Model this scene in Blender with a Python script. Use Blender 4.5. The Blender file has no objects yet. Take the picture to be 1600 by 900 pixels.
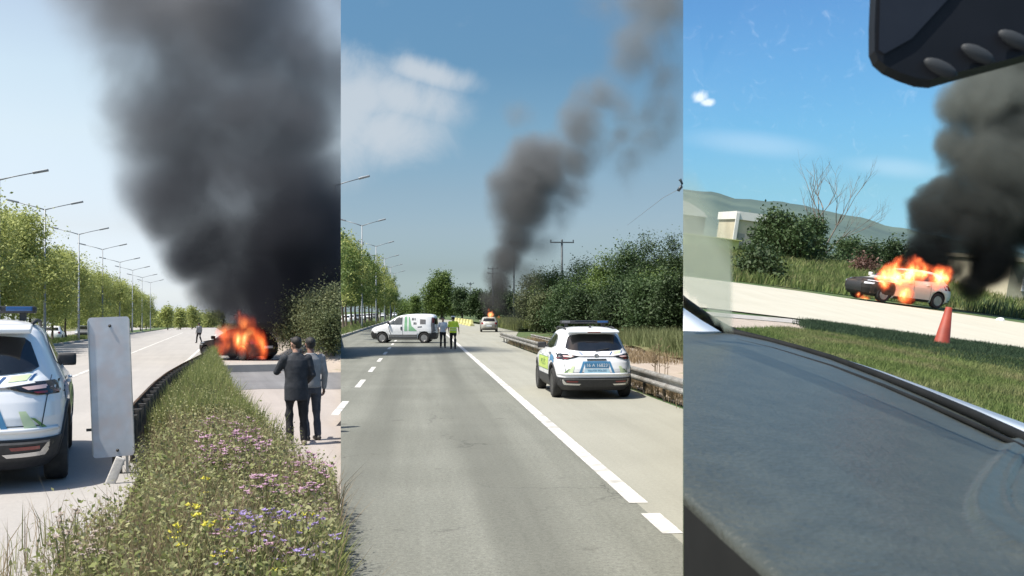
import bpy, bmesh, math, random
import numpy as np
from mathutils import Vector, Matrix, Euler, noise as mnoise
R = math.radians
random.seed(7); rng = np.random.default_rng(7)
sc = bpy.context.scene
COL = sc.collection

# ------------------------------------------------------------------ camera
FPX = 1570.0                                  # focal length in photo pixels (1600 wide)
HOR = 486.0                                   # level horizon row
cam_d = bpy.data.cameras.new('camera'); cam = bpy.data.objects.new('camera', cam_d); COL.objects.link(cam)
cam_d.sensor_width = 36; cam_d.lens = 36 * FPX / 1600
cam_d.shift_y = (HOR - 450) / 1600
cam_d.clip_start = 0.05; cam_d.clip_end = 20000
cam_d.dof.use_dof = True; cam_d.dof.focus_distance = 22; cam_d.dof.aperture_fstop = 30
cam.location = (0, 0, 2); cam.rotation_euler = (R(90), 0, 0)
sc.camera = cam
CAM = Vector((0, 0, 2))
# ------------------------------------------------------------------ light
SUN_EL, SUN_AZ = 63.0, -118.0                 # azimuth measured clockwise from +Y (view direction)
sun_d = bpy.data.lights.new('sun', 'SUN'); sun = bpy.data.objects.new('sun', sun_d); COL.objects.link(sun)
sun_d.energy = 4.2; sun_d.angle = R(0.5); sun_d.color = (1, .95, .87)
sv = Vector((math.sin(R(SUN_AZ)) * math.cos(R(SUN_EL)), math.cos(R(SUN_AZ)) * math.cos(R(SUN_EL)), math.sin(R(SUN_EL))))
sun.rotation_euler = sv.to_track_quat('Z', 'Y').to_euler()
sc.view_settings.view_transform = 'Standard'; sc.view_settings.look = 'None'
sc.view_settings.exposure = 0.65; sc.view_settings.gamma = 1; sc.view_settings.use_curve_mapping = False
sc.cycles.use_denoising = True
sc.cycles.volume_bounces = 1; sc.cycles.max_bounces = 8; sc.cycles.transparent_max_bounces = 16
sc.cycles.diffuse_bounces = 3; sc.cycles.glossy_bounces = 3; sc.cycles.transmission_bounces = 6
sc.cycles.volume_step_rate = 1.0; sc.cycles.volume_max_steps = 160
sc.cycles.sample_clamp_indirect = 6

# ------------------------------------------------------------------ world: nishita sky toned per place + clouds
SEAM = 267.5 / FPX                            # half width of the middle place, as tangent
W = bpy.data.worlds.new('World'); sc.world = W; W.use_nodes = True
class NT:
    """tiny node helper"""
    def __init__(s, tree): s.t = tree; s.n = tree.nodes; s.l = tree.links
    def node(s, typ, **kw):
        n = s.n.new(typ)
        for k, v in kw.items():
            if k == 'ins':
                for kk, vv in v.items():
                    if hasattr(vv, 'is_output') or isinstance(vv, bpy.types.NodeSocket): s.l.new(vv, n.inputs[kk])
                    else: n.inputs[kk].default_value = vv
            else: setattr(n, k, v)
        return n
    def math(s, op, a, b=None, c=None, clamp=False):
        n = s.n.new('ShaderNodeMath'); n.operation = op; n.use_clamp = clamp
        for i, v in enumerate((a, b, c)):
            if v is None: continue
            if isinstance(v, bpy.types.NodeSocket): s.l.new(v, n.inputs[i])
            else: n.inputs[i].default_value = v
        return n.outputs[0]
    def vmath(s, op, a, b=None, out=0):
        n = s.n.new('ShaderNodeVectorMath'); n.operation = op
        for i, v in enumerate((a, b)):
            if v is None: continue
            if isinstance(v, bpy.types.NodeSocket): s.l.new(v, n.inputs[i])
            else: n.inputs[i].default_value = v
        return n.outputs[out]
    def mix(s, fac, a, b, blend='MIX'):
        n = s.n.new('ShaderNodeMix'); n.data_type = 'RGBA'; n.blend_type = blend
        for i, v in ((0, fac), (6, a), (7, b)):
            if isinstance(v, bpy.types.NodeSocket): s.l.new(v, n.inputs[i])
            else: n.inputs[i].default_value = v if i == 0 else (tuple(v) + (1,) if len(v) == 3 else v)
        return n.outputs[2]
    def noise(s, vec, scale, detail=3, rough=.5, out=0, dist=0):
        n = s.n.new('ShaderNodeTexNoise'); n.inputs['Scale'].default_value = scale
        n.inputs['Detail'].default_value = detail; n.inputs['Roughness'].default_value = rough
        n.inputs['Distortion'].default_value = dist
        if vec is not None: s.l.new(vec, n.inputs['Vector'])
        return n.outputs[out]
    def mapr(s, v, a, b, c=0, d=1, smooth=False):
        n = s.n.new('ShaderNodeMapRange'); n.interpolation_type = 'SMOOTHSTEP' if smooth else 'LINEAR'
        s.l.new(v, n.inputs[0])
        for i, x in enumerate((a, b, c, d)): n.inputs[i + 1].default_value = x
        return n.outputs[0]
    def ramp(s, v, els):
        n = s.n.new('ShaderNodeValToRGB'); cr = n.color_ramp
        while len(cr.elements) < len(els): cr.elements.new(0.5)
        for e, (p, c) in zip(cr.elements, els): e.position = p; e.color = tuple(c) + (1,)
        if v is not None: s.l.new(v, n.inputs[0])
        return n.outputs[0]

def build_world():
    w = NT(W.node_tree); w.n.clear()
    tc = w.node('ShaderNodeTexCoord').outputs['Generated']
    sky = w.node('ShaderNodeTexSky', sky_type='NISHITA', sun_disc=False)
    sky.sun_elevation = R(SUN_EL); sky.sun_rotation = R(SUN_AZ); sky.altitude = 100
    sky.air_density = 1.0; sky.dust_density = 1.2; sky.ozone_density = 1.2
    sp = w.node('ShaderNodeSeparateXYZ', ins={0: tc}); x, y, z = sp.outputs
    ay = w.math('ABSOLUTE', y)
    lim = w.math('MULTIPLY', ay, SEAM)
    s1 = w.math('LESS_THAN', x, w.math('MULTIPLY', lim, -1))
    s3 = w.math('GREATER_THAN', x, lim)
    e = w.mapr(z, 0, .5)                       # 0..0.5 covers horizon to 30 degrees
    c1 = w.ramp(e, SKY1); c2 = w.ramp(e, SKY2); c3 = w.ramp(e, SKY3)
    tone = w.mix(s1, c2, c1); tone = w.mix(s3, tone, c3)
    base = w.mix(1.0, sky.outputs[0], tone, 'MULTIPLY')
    # clouds: noise on direction stretched to the horizon
    den = w.math('MAXIMUM', ay, .05)
    u = w.math('DIVIDE', x, den); v = w.math('DIVIDE', z, den)
    cv = w.node('ShaderNodeCombineXYZ', ins={0: u, 1: v, 2: 0.0}).outputs[0]
    n1 = w.noise(cv, 8, 9, .62, dist=1.6)
    n2 = w.noise(cv, 2.6, 4, .6, dist=.5)
    def blob(cx, cy, rx, ry, soft=1.0, rot=0):
        a, b = math.cos(rot), math.sin(rot)
        dx = w.math('SUBTRACT', u, cx); dy = w.math('SUBTRACT', v, cy)
        px = w.math('DIVIDE', w.math('ADD', w.math('MULTIPLY', dx, a), w.math('MULTIPLY', dy, b)), rx)
        py = w.math('DIVIDE', w.math('SUBTRACT', w.math('MULTIPLY', dy, a), w.math('MULTIPLY', dx, b)), ry)
        d = w.math('SQRT', w.math('ADD', w.math('MULTIPLY', px, px), w.math('MULTIPLY', py, py)))
        return d
    def U(px): return (px - 800) / FPX
    def V(py): return (HOR - py) / FPX
    def cloud(specs, amp, lo, hi, tex):
        m = None
        for s in specs:
            d = blob(U(s[0]), V(s[1]), s[2] / FPX, s[3] / FPX, rot=s[4] if len(s) > 4 else 0)
            f = w.math('SUBTRACT', 1, d, clamp=True)
            m = f if m is None else w.math('MAXIMUM', m, f)
        q = w.math('ADD', m, w.math('MULTIPLY', w.math('SUBTRACT', tex, .5), amp))
        return w.mapr(q, lo, hi, 0, 1, True)
    k2 = cloud([(520, 180, 190, 130), (620, 150, 160, 70, -.25), (665, 115, 120, 35, -.2), (600, 205, 150, 85), (560, 150, 170, 100)], .95, .06, .85, n1)
    k2 = w.math('MULTIPLY', k2, .85)
    s2 = w.math('SUBTRACT', 1, w.math('ADD', s1, s3), clamp=True)
    k2 = w.math('MULTIPLY', k2, s2)
    k3 = cloud([(1094, 152, 17, 15), (1105, 160, 20, 9)], 1.0, .05, .8, w.noise(cv, 60, 5, .6, dist=1))
    k3b = cloud([(1400, 262, 130, 26, -.1), (1180, 225, 170, 30, -.1)], .5, .1, .9, n2)
    k3 = w.math('MULTIPLY', w.math('MAXIMUM', w.math('MULTIPLY', k3, .6), w.math('MULTIPLY', k3b, .12)), s3)
    out = w.mix(k2, base, CLOUD2); out = w.mix(k3, out, CLOUD3)
    bg = w.node('ShaderNodeBackground', ins={'Color': out, 'Strength': SKY_K})
    o = w.node('ShaderNodeOutputWorld'); w.l.new(bg.outputs[0], o.inputs[0])
SKY_K = 0.1
SKY1 = [(0, (1, 1, 1)), (1, (1, 1, 1))]; SKY2 = SKY1; SKY3 = SKY1
CLOUD2 = (3.9, 4.3, 4.7); CLOUD3 = (9, 9, 9)
SKY1 = [(0.0069, (1.698, 1.851, 2.309)), (0.053, (1.252, 1.317, 1.679)), (0.1562, (1.266, 1.132, 1.168)), (0.3252, (1.648, 1.38, 1.153)), (0.4342, (1.743, 1.476, 1.181)), (0.5372, (1.683, 1.417, 1.15))]
SKY2 = [(0.0076, (0.786, 0.987, 1.235)), (0.0837, (0.547, 0.631, 0.753)), (0.1594, (0.604, 0.648, 0.714)), (0.2344, (0.595, 0.652, 0.683)), (0.3571, (0.547, 0.693, 0.704)), (0.4757, (0.467, 0.663, 0.703)), (0.5871, (0.499, 0.715, 0.758))]
SKY3 = [(0.0074, (0.793, 1.285, 1.782)), (0.1055, (0.554, 0.839, 1.066)), (0.227, (0.571, 0.87, 0.933)), (0.3461, (0.528, 0.915, 1.043)), (0.4615, (0.501, 0.892, 1.081)), (0.57, (0.491, 0.851, 1.082))]
build_world()
# ------------------------------------------------------------------ frames of the three places
T = Matrix.Translation
def rot(a, ax): return Matrix.Rotation(R(a), 4, ax)
def az(px): return math.degrees(math.atan((800 - px) / FPX))
F1 = T(CAM) @ rot(az(325), 'Z') @ rot(-0.63, 'X') @ T((0, 0, -2))       # left place: the road runs gently downhill
F2 = T(CAM) @ rot(az(656), 'Z') @ T((0, 0, -2))                          # middle place: level
F3 = T(CAM) @ rot(7.5, 'Y') @ rot(5.0, 'X') @ T((0, 0, -1.3))            # right place: a sloping hillside road
INV = {id(F): F.inverted() for F in (F1, F2, F3)}
def G(F, px, py, z=0.0):
    """point of the plane z=const of a place that the photograph shows at (px, py), in the place's own metres"""
    I = INV[id(F)]
    o = I @ CAM; d = I.to_3x3() @ Vector(((px - 800) / FPX, 1, (HOR - py) / FPX))
    t = (z - o.z) / d.z
    return o + d * t
def P(F, px, py, Y):
    """point at view depth Y seen at (px,py), in local metres"""
    return INV[id(F)] @ (CAM + Vector(((px - 800) / FPX, 1, (HOR - py) / FPX)) * Y)

# ------------------------------------------------------------------ materials
MATS = {}
def pmat(name, c1, c2=None, scale=8, rough=.6, bump=0, bscale=60, metal=0, spec=.5, transl=0, island=0, detail=4,
         lo=.35, hi=.65, c3=None, s3=1.2, coat=0, bdist=.02, emis=None, estr=0, coord='Object', alpha=None):
    m = bpy.data.materials.new(name); m.use_nodes = True; n = NT(m.node_tree)
    b = n.n['Principled BSDF']; out = n.n['Material Output']
    tc = n.node('ShaderNodeTexCoord').outputs[coord]
    if c2 is None: col = n.node('ShaderNodeRGB'); col.outputs[0].default_value = tuple(c1) + (1,); col = col.outputs[0]
    else:
        f = n.mapr(n.noise(tc, scale, detail, .6), lo, hi)
        if island:
            f = n.math('ADD', n.math('MULTIPLY', f, 1 - island), n.math('MULTIPLY', n.node('ShaderNodeNewGeometry').outputs['Random Per Island'], island))
        col = n.mix(f, c1, c2)
    if c3 is not None:
        f = n.mapr(n.noise(tc, s3, 3, .55), .45, .68)
        col = n.mix(f, col, c3)
    n.l.new(col, b.inputs['Base Color'])
    b.inputs['Roughness'].default_value = rough; b.inputs['Metallic'].default_value = metal
    b.inputs['Specular IOR Level'].default_value = spec
    b.inputs['Coat Weight'].default_value = coat; b.inputs['Coat Roughness'].default_value = .08
    if emis: b.inputs['Emission Color'].default_value = tuple(emis) + (1,); b.inputs['Emission Strength'].default_value = estr
    if bump:
        bp = n.node('ShaderNodeBump', ins={'Strength': bump, 'Distance': bdist, 'Height': n.noise(tc, bscale, 4, .6)})
        n.l.new(bp.outputs[0], b.inputs['Normal'])
    if transl:
        tr = n.node('ShaderNodeBsdfTranslucent'); n.l.new(col, tr.inputs[0])
        ms = n.node('ShaderNodeMixShader', ins={0: transl, 1: b.outputs[0], 2: tr.outputs[0]})
        n.l.new(ms.outputs[0], out.inputs[0])
    if alpha is not None: b.inputs['Alpha'].default_value = alpha
    MATS[name] = m
    return m
M = {}
def build_materials():
    # road surfaces
    def road(name, a, b_, speck, patch=None, tracks=None):
        m = bpy.data.materials.new(name); m.use_nodes = True; n = NT(m.node_tree); bs = n.n['Principled BSDF']
        tc = n.node('ShaderNodeTexCoord').outputs['Object']
        big = n.mapr(n.noise(tc, .35, 4, .6), .35, .65)
        mp = n.node('ShaderNodeMapping', ins={0: tc}); mp.inputs['Scale'].default_value = (1.3, .05, 1)
        streak = n.mapr(n.noise(mp.outputs[0], 1.6, 4, .6), .35, .65)
        col = n.mix(n.math('ADD', n.math('MULTIPLY', big, .45), n.math('MULTIPLY', streak, .55)), a, b_)
        grit = n.noise(tc, 62, 4, .75); mid = n.noise(tc, 22, 3, .6)
        g = n.math('ADD', n.math('MULTIPLY', n.mapr(grit, .3, .7, -1, 1), speck), n.math('MULTIPLY', n.mapr(mid, .3, .7, -1, 1), speck * .55))
        v = n.math('ADD', g, 1.0)
        vm = n.node('ShaderNodeVectorMath', operation='SCALE'); n.l.new(col, vm.inputs[0]); n.l.new(v, vm.inputs['Scale'])
        c = vm.outputs[0]
        if tracks:
            sx = n.node('ShaderNodeSeparateXYZ', ins={0: tc}).outputs[0]; wob = n.math('MULTIPLY', n.math('SUBTRACT', n.noise(mp.outputs[0], 1.1, 2, .5), .5), .5)
            tot = None
            for t_ in tracks:
                g_ = n.mapr(n.math('ABSOLUTE', n.math('SUBTRACT', n.math('ADD', sx, wob), t_)), .12, .55, 1, 0, True); tot = g_ if tot is None else n.math('MAXIMUM', tot, g_)
            c = n.mix(n.math('MULTIPLY', tot, .38), c, (a[0] * .62, a[1] * .62, a[2] * .62))
            # fine cracks and oil spots
            ck = n.node('ShaderNodeTexVoronoi', feature='DISTANCE_TO_EDGE', ins={'Vector': n.vmath('ADD', tc, n.vmath('MULTIPLY', n.noise(tc, 1.5, 4, .6, out=1), (.9, .9, .9))), 'Scale': .33})
            cr_ = n.math('MULTIPLY', n.mapr(ck.outputs['Distance'], .0, .006, 1, 0), n.mapr(n.noise(tc, .5, 2, .5), .48, .60))
            c = n.mix(n.math('MULTIPLY', cr_, .65), c, (.05, .05, .045))
            c = n.mix(n.math('MULTIPLY', n.mapr(n.noise(tc, 1.7, 3, .5), .67, .74), .35), c, (.07, .068, .06))
        if patch is not None: c = n.mix(n.mapr(n.noise(tc, .9, 5, .7), .58, .66), c, patch)
        n.l.new(c, bs.inputs['Base Color']); bs.inputs['Roughness'].default_value = .85
        bs.inputs['Specular IOR Level'].default_value = .25
        bp = n.node('ShaderNodeBump', ins={'Strength': .5, 'Distance': .006, 'Height': grit}); n.l.new(bp.outputs[0], bs.inputs['Normal'])
        M[name] = m
    road('asphalt_lane', (.150, .154, .130), (.215, .220, .188), .34, tracks=(-.72, .95))
    road('asphalt_shoulder', (.270, .268, .225), (.328, .325, .275), .13)
    road('asphalt_pale', (.33, .315, .295), (.39, .37, .345), .08)
    road('asphalt_grey', (.15, .15, .155), (.22, .22, .225), .15)  # darker tone for the painted shade band
    road('pavement_pale', (.33, .295, .27), (.40, .36, .33), .12, (.32, .29, .26))
    road('pavement_beige', (.34, .29, .245), (.44, .38, .32), .16, (.26, .24, .17))
    road('road_cream', (.44, .42, .34), (.50, .48, .40), .05)
    M['paint_line'] = pmat('paint_line', (.50, .49, .45), (.78, .77, .73), 7, .7, .2, 80, detail=8, c3=(.34, .33, .30), s3=2.3)
    M['soil'] = pmat('soil', (.10, .085, .055), (.19, .16, .10), 3, .95, .6, 20, c3=(.07, .10, .03), s3=.8)
    M['turf'] = pmat('turf', (.03, .075, .02), (.075, .13, .035), 2.5, .95, .5, 25, c3=(.12, .12, .05), s3=.35)
    M['turf_dry'] = pmat('turf_dry', (.09, .11, .035), (.17, .16, .07), 2.5, .95, .5, 25)
    M['hill'] = pmat('hill', (.055, .095, .085), (.095, .14, .115), .012, .95, c3=(.05, .085, .08), s3=.02)  # distance haze mixed into the blue-green colour
    M['kerb'] = pmat('kerb', (.30, .29, .27), (.42, .40, .37), 5, .85, .3, 40)
    M['concrete'] = pmat('concrete', (.42, .40, .37), (.58, .56, .52), 6, .85, .3, 30)
    M['barrier_yellow'] = pmat('barrier_yellow', (.60, .56, .20), (.72, .68, .36), 2, .7)
    # vegetation
    M['leaf_fresh'] = pmat('leaf_fresh', (.17, .22, .05), (.50, .53, .19), 1.2, .55, transl=.35, island=.55, spec=.3)
    M['leaf_mid'] = pmat('leaf_mid', (.05, .095, .022), (.17, .235, .06), .8, .6, transl=.3, island=.5, spec=.3)
    M['leaf_dark'] = pmat('leaf_dark', (.022, .045, .018), (.080, .125, .045), .5, .6, transl=.22, island=.5, spec=.3)
    M['leaf_olive'] = pmat('leaf_olive', (.07, .095, .04), (.15, .17, .075), .5, .6, transl=.25, island=.5, spec=.3)
    M['leaf_green'] = pmat('leaf_green', (.028, .060, .022), (.095, .15, .055), .6, .6, transl=.25, island=.5, spec=.3)
    M['leaf_hedge'] = pmat('leaf_hedge', (.14, .17, .08), (.36, .38, .20), .8, .6, transl=.35, island=.5, spec=.3)
    M['leaf_rust'] = pmat('leaf_rust', (.12, .06, .045), (.20, .11, .08), .6, .6, transl=.25, island=.5)
    M['bark'] = pmat('bark', (.045, .035, .025), (.11, .09, .065), 9, .9, .6, 30)
    M['bark_pale'] = pmat('bark_pale', (.22, .20, .17), (.36, .33, .28), 9, .9, .6, 30)
    M['twig'] = pmat('twig', (.13, .11, .09), (.22, .19, .16), 9, .9)
    M['grass_verge'] = pmat('grass_verge', (.13, .155, .05), (.42, .41, .22), .7, .7, transl=.3, island=.6, spec=.2)
    M['grass_lush'] = pmat('grass_lush', (.12, .16, .04), (.34, .36, .14), .7, .7, transl=.35, island=.6, spec=.2)
    M['grass_bank'] = pmat('grass_bank', (.12, .155, .06), (.30, .33, .17), .7, .7, transl=.3, island=.6, spec=.2)
    M['grass_dry'] = pmat('grass_dry', (.20, .15, .09), (.38, .30, .19), .7, .7, transl=.3, island=.6, spec=.2)
    M['grass_hill'] = pmat('grass_hill', (.07, .12, .03), (.24, .30, .10), .5, .7, transl=.3, island=.45, spec=.2, c3=(.26, .25, .12), s3=.9)
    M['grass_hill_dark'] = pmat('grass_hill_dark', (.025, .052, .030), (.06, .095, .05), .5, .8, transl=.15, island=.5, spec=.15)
    M['petal_pink'] = pmat('petal_pink', (.42, .24, .36), (.62, .42, .52), 3, .7, transl=.3, island=.6)
    M['petal_lilac'] = pmat('petal_lilac', (.30, .22, .52), (.48, .38, .66), 3, .7, transl=.3, island=.6)
    M['petal_yellow'] = pmat('petal_yellow', (.62, .56, .05), (.75, .70, .12), 3, .7, transl=.3, island=.6)
    M['petal_white'] = pmat('petal_white', (.30, .24, .20), (.52, .44, .38), 3, .7, transl=.3, island=.6)
    # metals, paint, rubber, glass
    M['steel'] = pmat('steel', (.34, .34, .33), (.50, .49, .47), 12, .45, metal=.6)
    M['steel_rail'] = pmat('steel_rail', (.46, .46, .44), (.62, .61, .58), 5, .5, metal=.2, c3=(.36, .33, .28), s3=2)
    M['steel_dark'] = pmat('steel_dark', (.045, .043, .04), (.10, .09, .08), 7, .6, metal=.3)
    M['rail_rust'] = pmat('rail_rust', (.055, .045, .038), (.13, .11, .09), 5, .75, metal=.1, c3=(.16, .08, .04), s3=3)
    M['lamp_grey'] = pmat('lamp_grey', (.20, .22, .24), (.27, .29, .31), 5, .5, metal=.3)
    M['pole_dark'] = pmat('pole_dark', (.05, .065, .075), (.09, .11, .12), 5, .6)
    M['car_white'] = pmat('car_white', (.80, .81, .82), (.84, .85, .86), 1.5, .28, coat=.6)
    M['car_white_dusty'] = pmat('car_white_dusty', (.62, .61, .57), (.74, .73, .70), 2, .4, coat=.3)
    M['car_silver'] = pmat('car_silver', (.36, .36, .32), (.52, .52, .47), 2.2, .42, metal=.25, coat=.2, c3=(.22, .20, .17), s3=1.4)
    M['car_burnt'] = pmat('car_burnt', (.012, .011, .010), (.05, .04, .035), 4, .8, .3, 20, c3=(.09, .05, .03), s3=2)
    M['car_grey'] = pmat('car_grey', (.12, .125, .13), (.16, .165, .17), 2, .3, coat=.5)
    M['car_red'] = pmat('car_red', (.30, .04, .03), (.34, .06, .04), 2, .3, coat=.5)
    M['plastic_dark'] = pmat('plastic_dark', (.020, .021, .023), (.032, .033, .036), 20, .6)
    M['plastic_grey'] = pmat('plastic_grey', (.13, .13, .135), (.17, .17, .175), 10, .5)
    M['glass_dark'] = pmat('glass_dark', (.010, .011, .013), (.018, .019, .022), 2, .06, spec=.7)
    M['glass_side'] = pmat('glass_side', (.10, .11, .115), (.16, .17, .175), 2, .08, spec=.8)
    M['rubber'] = pmat('rubber', (.018, .018, .018), (.035, .034, .033), 12, .85)
    M['rim'] = pmat('rim', (.30, .30, .30), (.42, .42, .42), 6, .35, metal=.6)
    M['rim_dark'] = pmat('rim_dark', (.04, .04, .04), (.09, .09, .09), 6, .45, metal=.4)
    M['chrome'] = pmat('chrome', (.55, .55, .55), (.62, .62, .62), 6, .25, metal=.8)
    M['lamp_red'] = pmat('lamp_red', (.16, .012, .015), (.22, .02, .02), 6, .2, coat=.8)
    M['lamp_pink'] = pmat('lamp_pink', (.62, .42, .40), (.70, .5, .47), 6, .2, coat=.8)
    M['lamp_clear'] = pmat('lamp_clear', (.55, .58, .60), (.65, .67, .69), 6, .15, coat=.8)
    M['blue'] = pmat('blue', (.022, .075, .20), (.03, .10, .25), 6, .35)
    M['blue_mid'] = pmat('blue_mid', (.06, .20, .36), (.08, .24, .42), 6, .35)
    M['blue_pale'] = pmat('blue_pale', (.36, .58, .70), (.48, .66, .76), 6, .35)
    M['lime'] = pmat('lime', (.46, .60, .13), (.52, .66, .17), 6, .4)
    M['lime_pale'] = pmat('lime_pale', (.56, .68, .40), (.62, .72, .46), 6, .4)
    M['green_stripe'] = pmat('green_stripe', (.20, .42, .24), (.28, .50, .31), 4, .4)
    M['print_dark'] = pmat('print_dark', (.03, .045, .055), None, rough=.4)
    M['print_white'] = pmat('print_white', (.72, .76, .80), None, rough=.4)
    M['print_green'] = pmat('print_green', (.18, .30, .10), None, rough=.4)
    M['sign_back'] = pmat('sign_back', (.52, .53, .55), (.68, .69, .72), 3, .45, metal=.1, c3=(.62, .54, .52), s3=2.6, detail=8)
    M['skin'] = pmat('skin', (.36, .20, .14), (.42, .25, .18), 12, .55)
    M['skin_dark'] = pmat('skin_dark', (.20, .10, .07), (.26, .14, .10), 12, .55)
    M['hair'] = pmat('hair', (.010, .009, .008), (.022, .018, .016), 40, .6, .5, 60)
    M['suit'] = pmat('suit', (.018, .021, .027), (.032, .036, .044), 14, .8, .4, 12)
    M['trousers_black'] = pmat('trousers_black', (.010, .010, .012), (.020, .020, .023), 14, .85, .4, 12)
    M['jeans_grey'] = pmat('jeans_grey', (.045, .05, .065), (.08, .085, .10), 14, .85, .4, 12)
    M['shirt_grey'] = pmat('shirt_grey', (.22, .22, .225), (.30, .30, .305), 9, .8, .4, 12)
    M['shirt_white'] = pmat('shirt_white', (.66, .67, .70), (.74, .75, .77), 9, .8, .4, 12)
    M['vest_lime'] = pmat('vest_lime', (.60, .80, .04), (.70, .86, .08), 9, .7, .4, 12)
    M['vest_pale'] = pmat('vest_pale', (.70, .80, .45), (.76, .84, .52), 9, .6)
    M['shoe'] = pmat('shoe', (.02, .018, .016), (.05, .045, .04), 9, .6)
    M['shoe_tan'] = pmat('shoe_tan', (.12, .10, .08), (.2, .17, .13), 9, .6)
    M['cone_orange'] = pmat('cone_orange', (.24, .035, .018), (.34, .055, .028), 4, .6)
    M['cone_band'] = pmat('cone_band', (.20, .05, .03), (.26, .08, .05), 4, .6)
    M['wall_white'] = pmat('wall_white', (.66, .66, .62), (.74, .74, .70), .8, .8)
    M['wall_beige'] = pmat('wall_beige', (.50, .46, .33), (.60, .55, .41), .8, .85, c3=(.44, .40, .29), s3=.4)
    M['wall_grey'] = pmat('wall_grey', (.22, .22, .20), (.30, .30, .27), .8, .85)
    M['wall_yellow'] = pmat('wall_yellow', (.56, .60, .22), (.64, .68, .30), .8, .85)
    m = bpy.data.materials.new('car_half_burnt'); m.use_nodes = True; n = NT(m.node_tree); b = n.n['Principled BSDF']; tc = n.node('ShaderNodeTexCoord').outputs['Object']
    yy = n.node('ShaderNodeSeparateXYZ', ins={0: tc}).outputs[1]; q = n.math('ADD', yy, n.math('MULTIPLY', n.math('SUBTRACT', n.noise(tc, 2.2, 5, .65), .5), 1.6)); k = n.mapr(q, .7, 1.5, 0, 1, True)
    base = n.mix(n.noise(tc, 3, 4, .6), (.60, .60, .56), (.76, .76, .72)); n.l.new(n.mix(k, base, (.022, .021, .020)), b.inputs['Base Color']); n.l.new(n.mapr(k, 0, 1, .42, .85), b.inputs['Roughness'])
    b.inputs['Metallic'].default_value = .1; M['car_half_burnt'] = m
    M['mirror_black'] = pmat('mirror_black', (.004, .006, .010), (.007, .009, .014), 20, .6, spec=.25)
    M['mirror_dark'] = pmat('mirror_dark', (.010, .013, .022), (.014, .018, .028), 20, .5, spec=.3)
    M['button_grey'] = pmat('button_grey', (.032, .036, .040), (.040, .045, .050), 20, .6, spec=.3)
    M['seal_black'] = pmat('seal_black', (.006, .007, .007), (.012, .013, .013), 20, .7, spec=.2)
    M['wall_pale'] = pmat('wall_pale', (.36, .39, .41), (.44, .47, .49), .8, .8)
    M['dash'] = None
    # dashboard leather grain
    m = bpy.data.materials.new('dash_vinyl'); m.use_nodes = True; n = NT(m.node_tree); b = n.n['Principled BSDF']
    tc = n.node('ShaderNodeTexCoord').outputs['Object']
    n.l.new(n.mix(n.mapr(n.noise(tc, 30, 4, .6), .35, .65), (.042, .050, .044), (.058, .067, .058)), b.inputs['Base Color'])
    b.inputs['Roughness'].default_value = .40; b.inputs['Specular IOR Level'].default_value = .55
    vor = n.node('ShaderNodeTexVoronoi', feature='SMOOTH_F1', ins={'Vector': tc, 'Scale': 230}); vor.inputs['Smoothness'].default_value = .6
    hgt = n.math('ADD', n.math('MULTIPLY', vor.outputs['Distance'], .8), n.math('MULTIPLY', n.noise(tc, 300, 4, .6, dist=.6), 1.0))
    bp = n.node('ShaderNodeBump', ins={'Strength': .6, 'Distance': .0018, 'Height': hgt}); n.l.new(bp.outputs[0], b.inputs['Normal'])
    M['dash'] = m
    # windscreen glass: thin clear pane with a pale reflection painted on its left edge
    m = bpy.data.materials.new('windscreen_glass'); m.use_nodes = True; n = NT(m.node_tree); n.n.clear()
    tr = n.node('ShaderNodeBsdfTransparent'); gl = n.node('ShaderNodeBsdfGlossy', ins={'Roughness': .02})
    fr = n.node('ShaderNodeFresnel', ins={'IOR': 1.08})
    mx = n.node('ShaderNodeMixShader', ins={0: fr.outputs[0], 1: tr.outputs[0], 2: gl.outputs[0]})
    o = n.node('ShaderNodeOutputMaterial'); n.l.new(mx.outputs[0], o.inputs[0]); M['windscreen'] = m
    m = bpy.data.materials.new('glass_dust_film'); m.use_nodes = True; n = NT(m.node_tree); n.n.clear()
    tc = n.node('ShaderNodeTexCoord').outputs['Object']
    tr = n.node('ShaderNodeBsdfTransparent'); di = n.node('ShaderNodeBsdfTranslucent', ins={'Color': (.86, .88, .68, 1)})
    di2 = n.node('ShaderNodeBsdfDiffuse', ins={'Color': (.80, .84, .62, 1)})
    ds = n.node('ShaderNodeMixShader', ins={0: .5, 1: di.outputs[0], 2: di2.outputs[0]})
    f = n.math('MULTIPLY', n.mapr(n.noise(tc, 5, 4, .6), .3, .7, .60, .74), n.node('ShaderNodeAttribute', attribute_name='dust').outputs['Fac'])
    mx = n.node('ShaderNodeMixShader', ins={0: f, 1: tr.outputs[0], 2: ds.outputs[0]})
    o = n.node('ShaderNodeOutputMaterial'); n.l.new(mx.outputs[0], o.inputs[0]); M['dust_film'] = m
build_materials()

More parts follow.
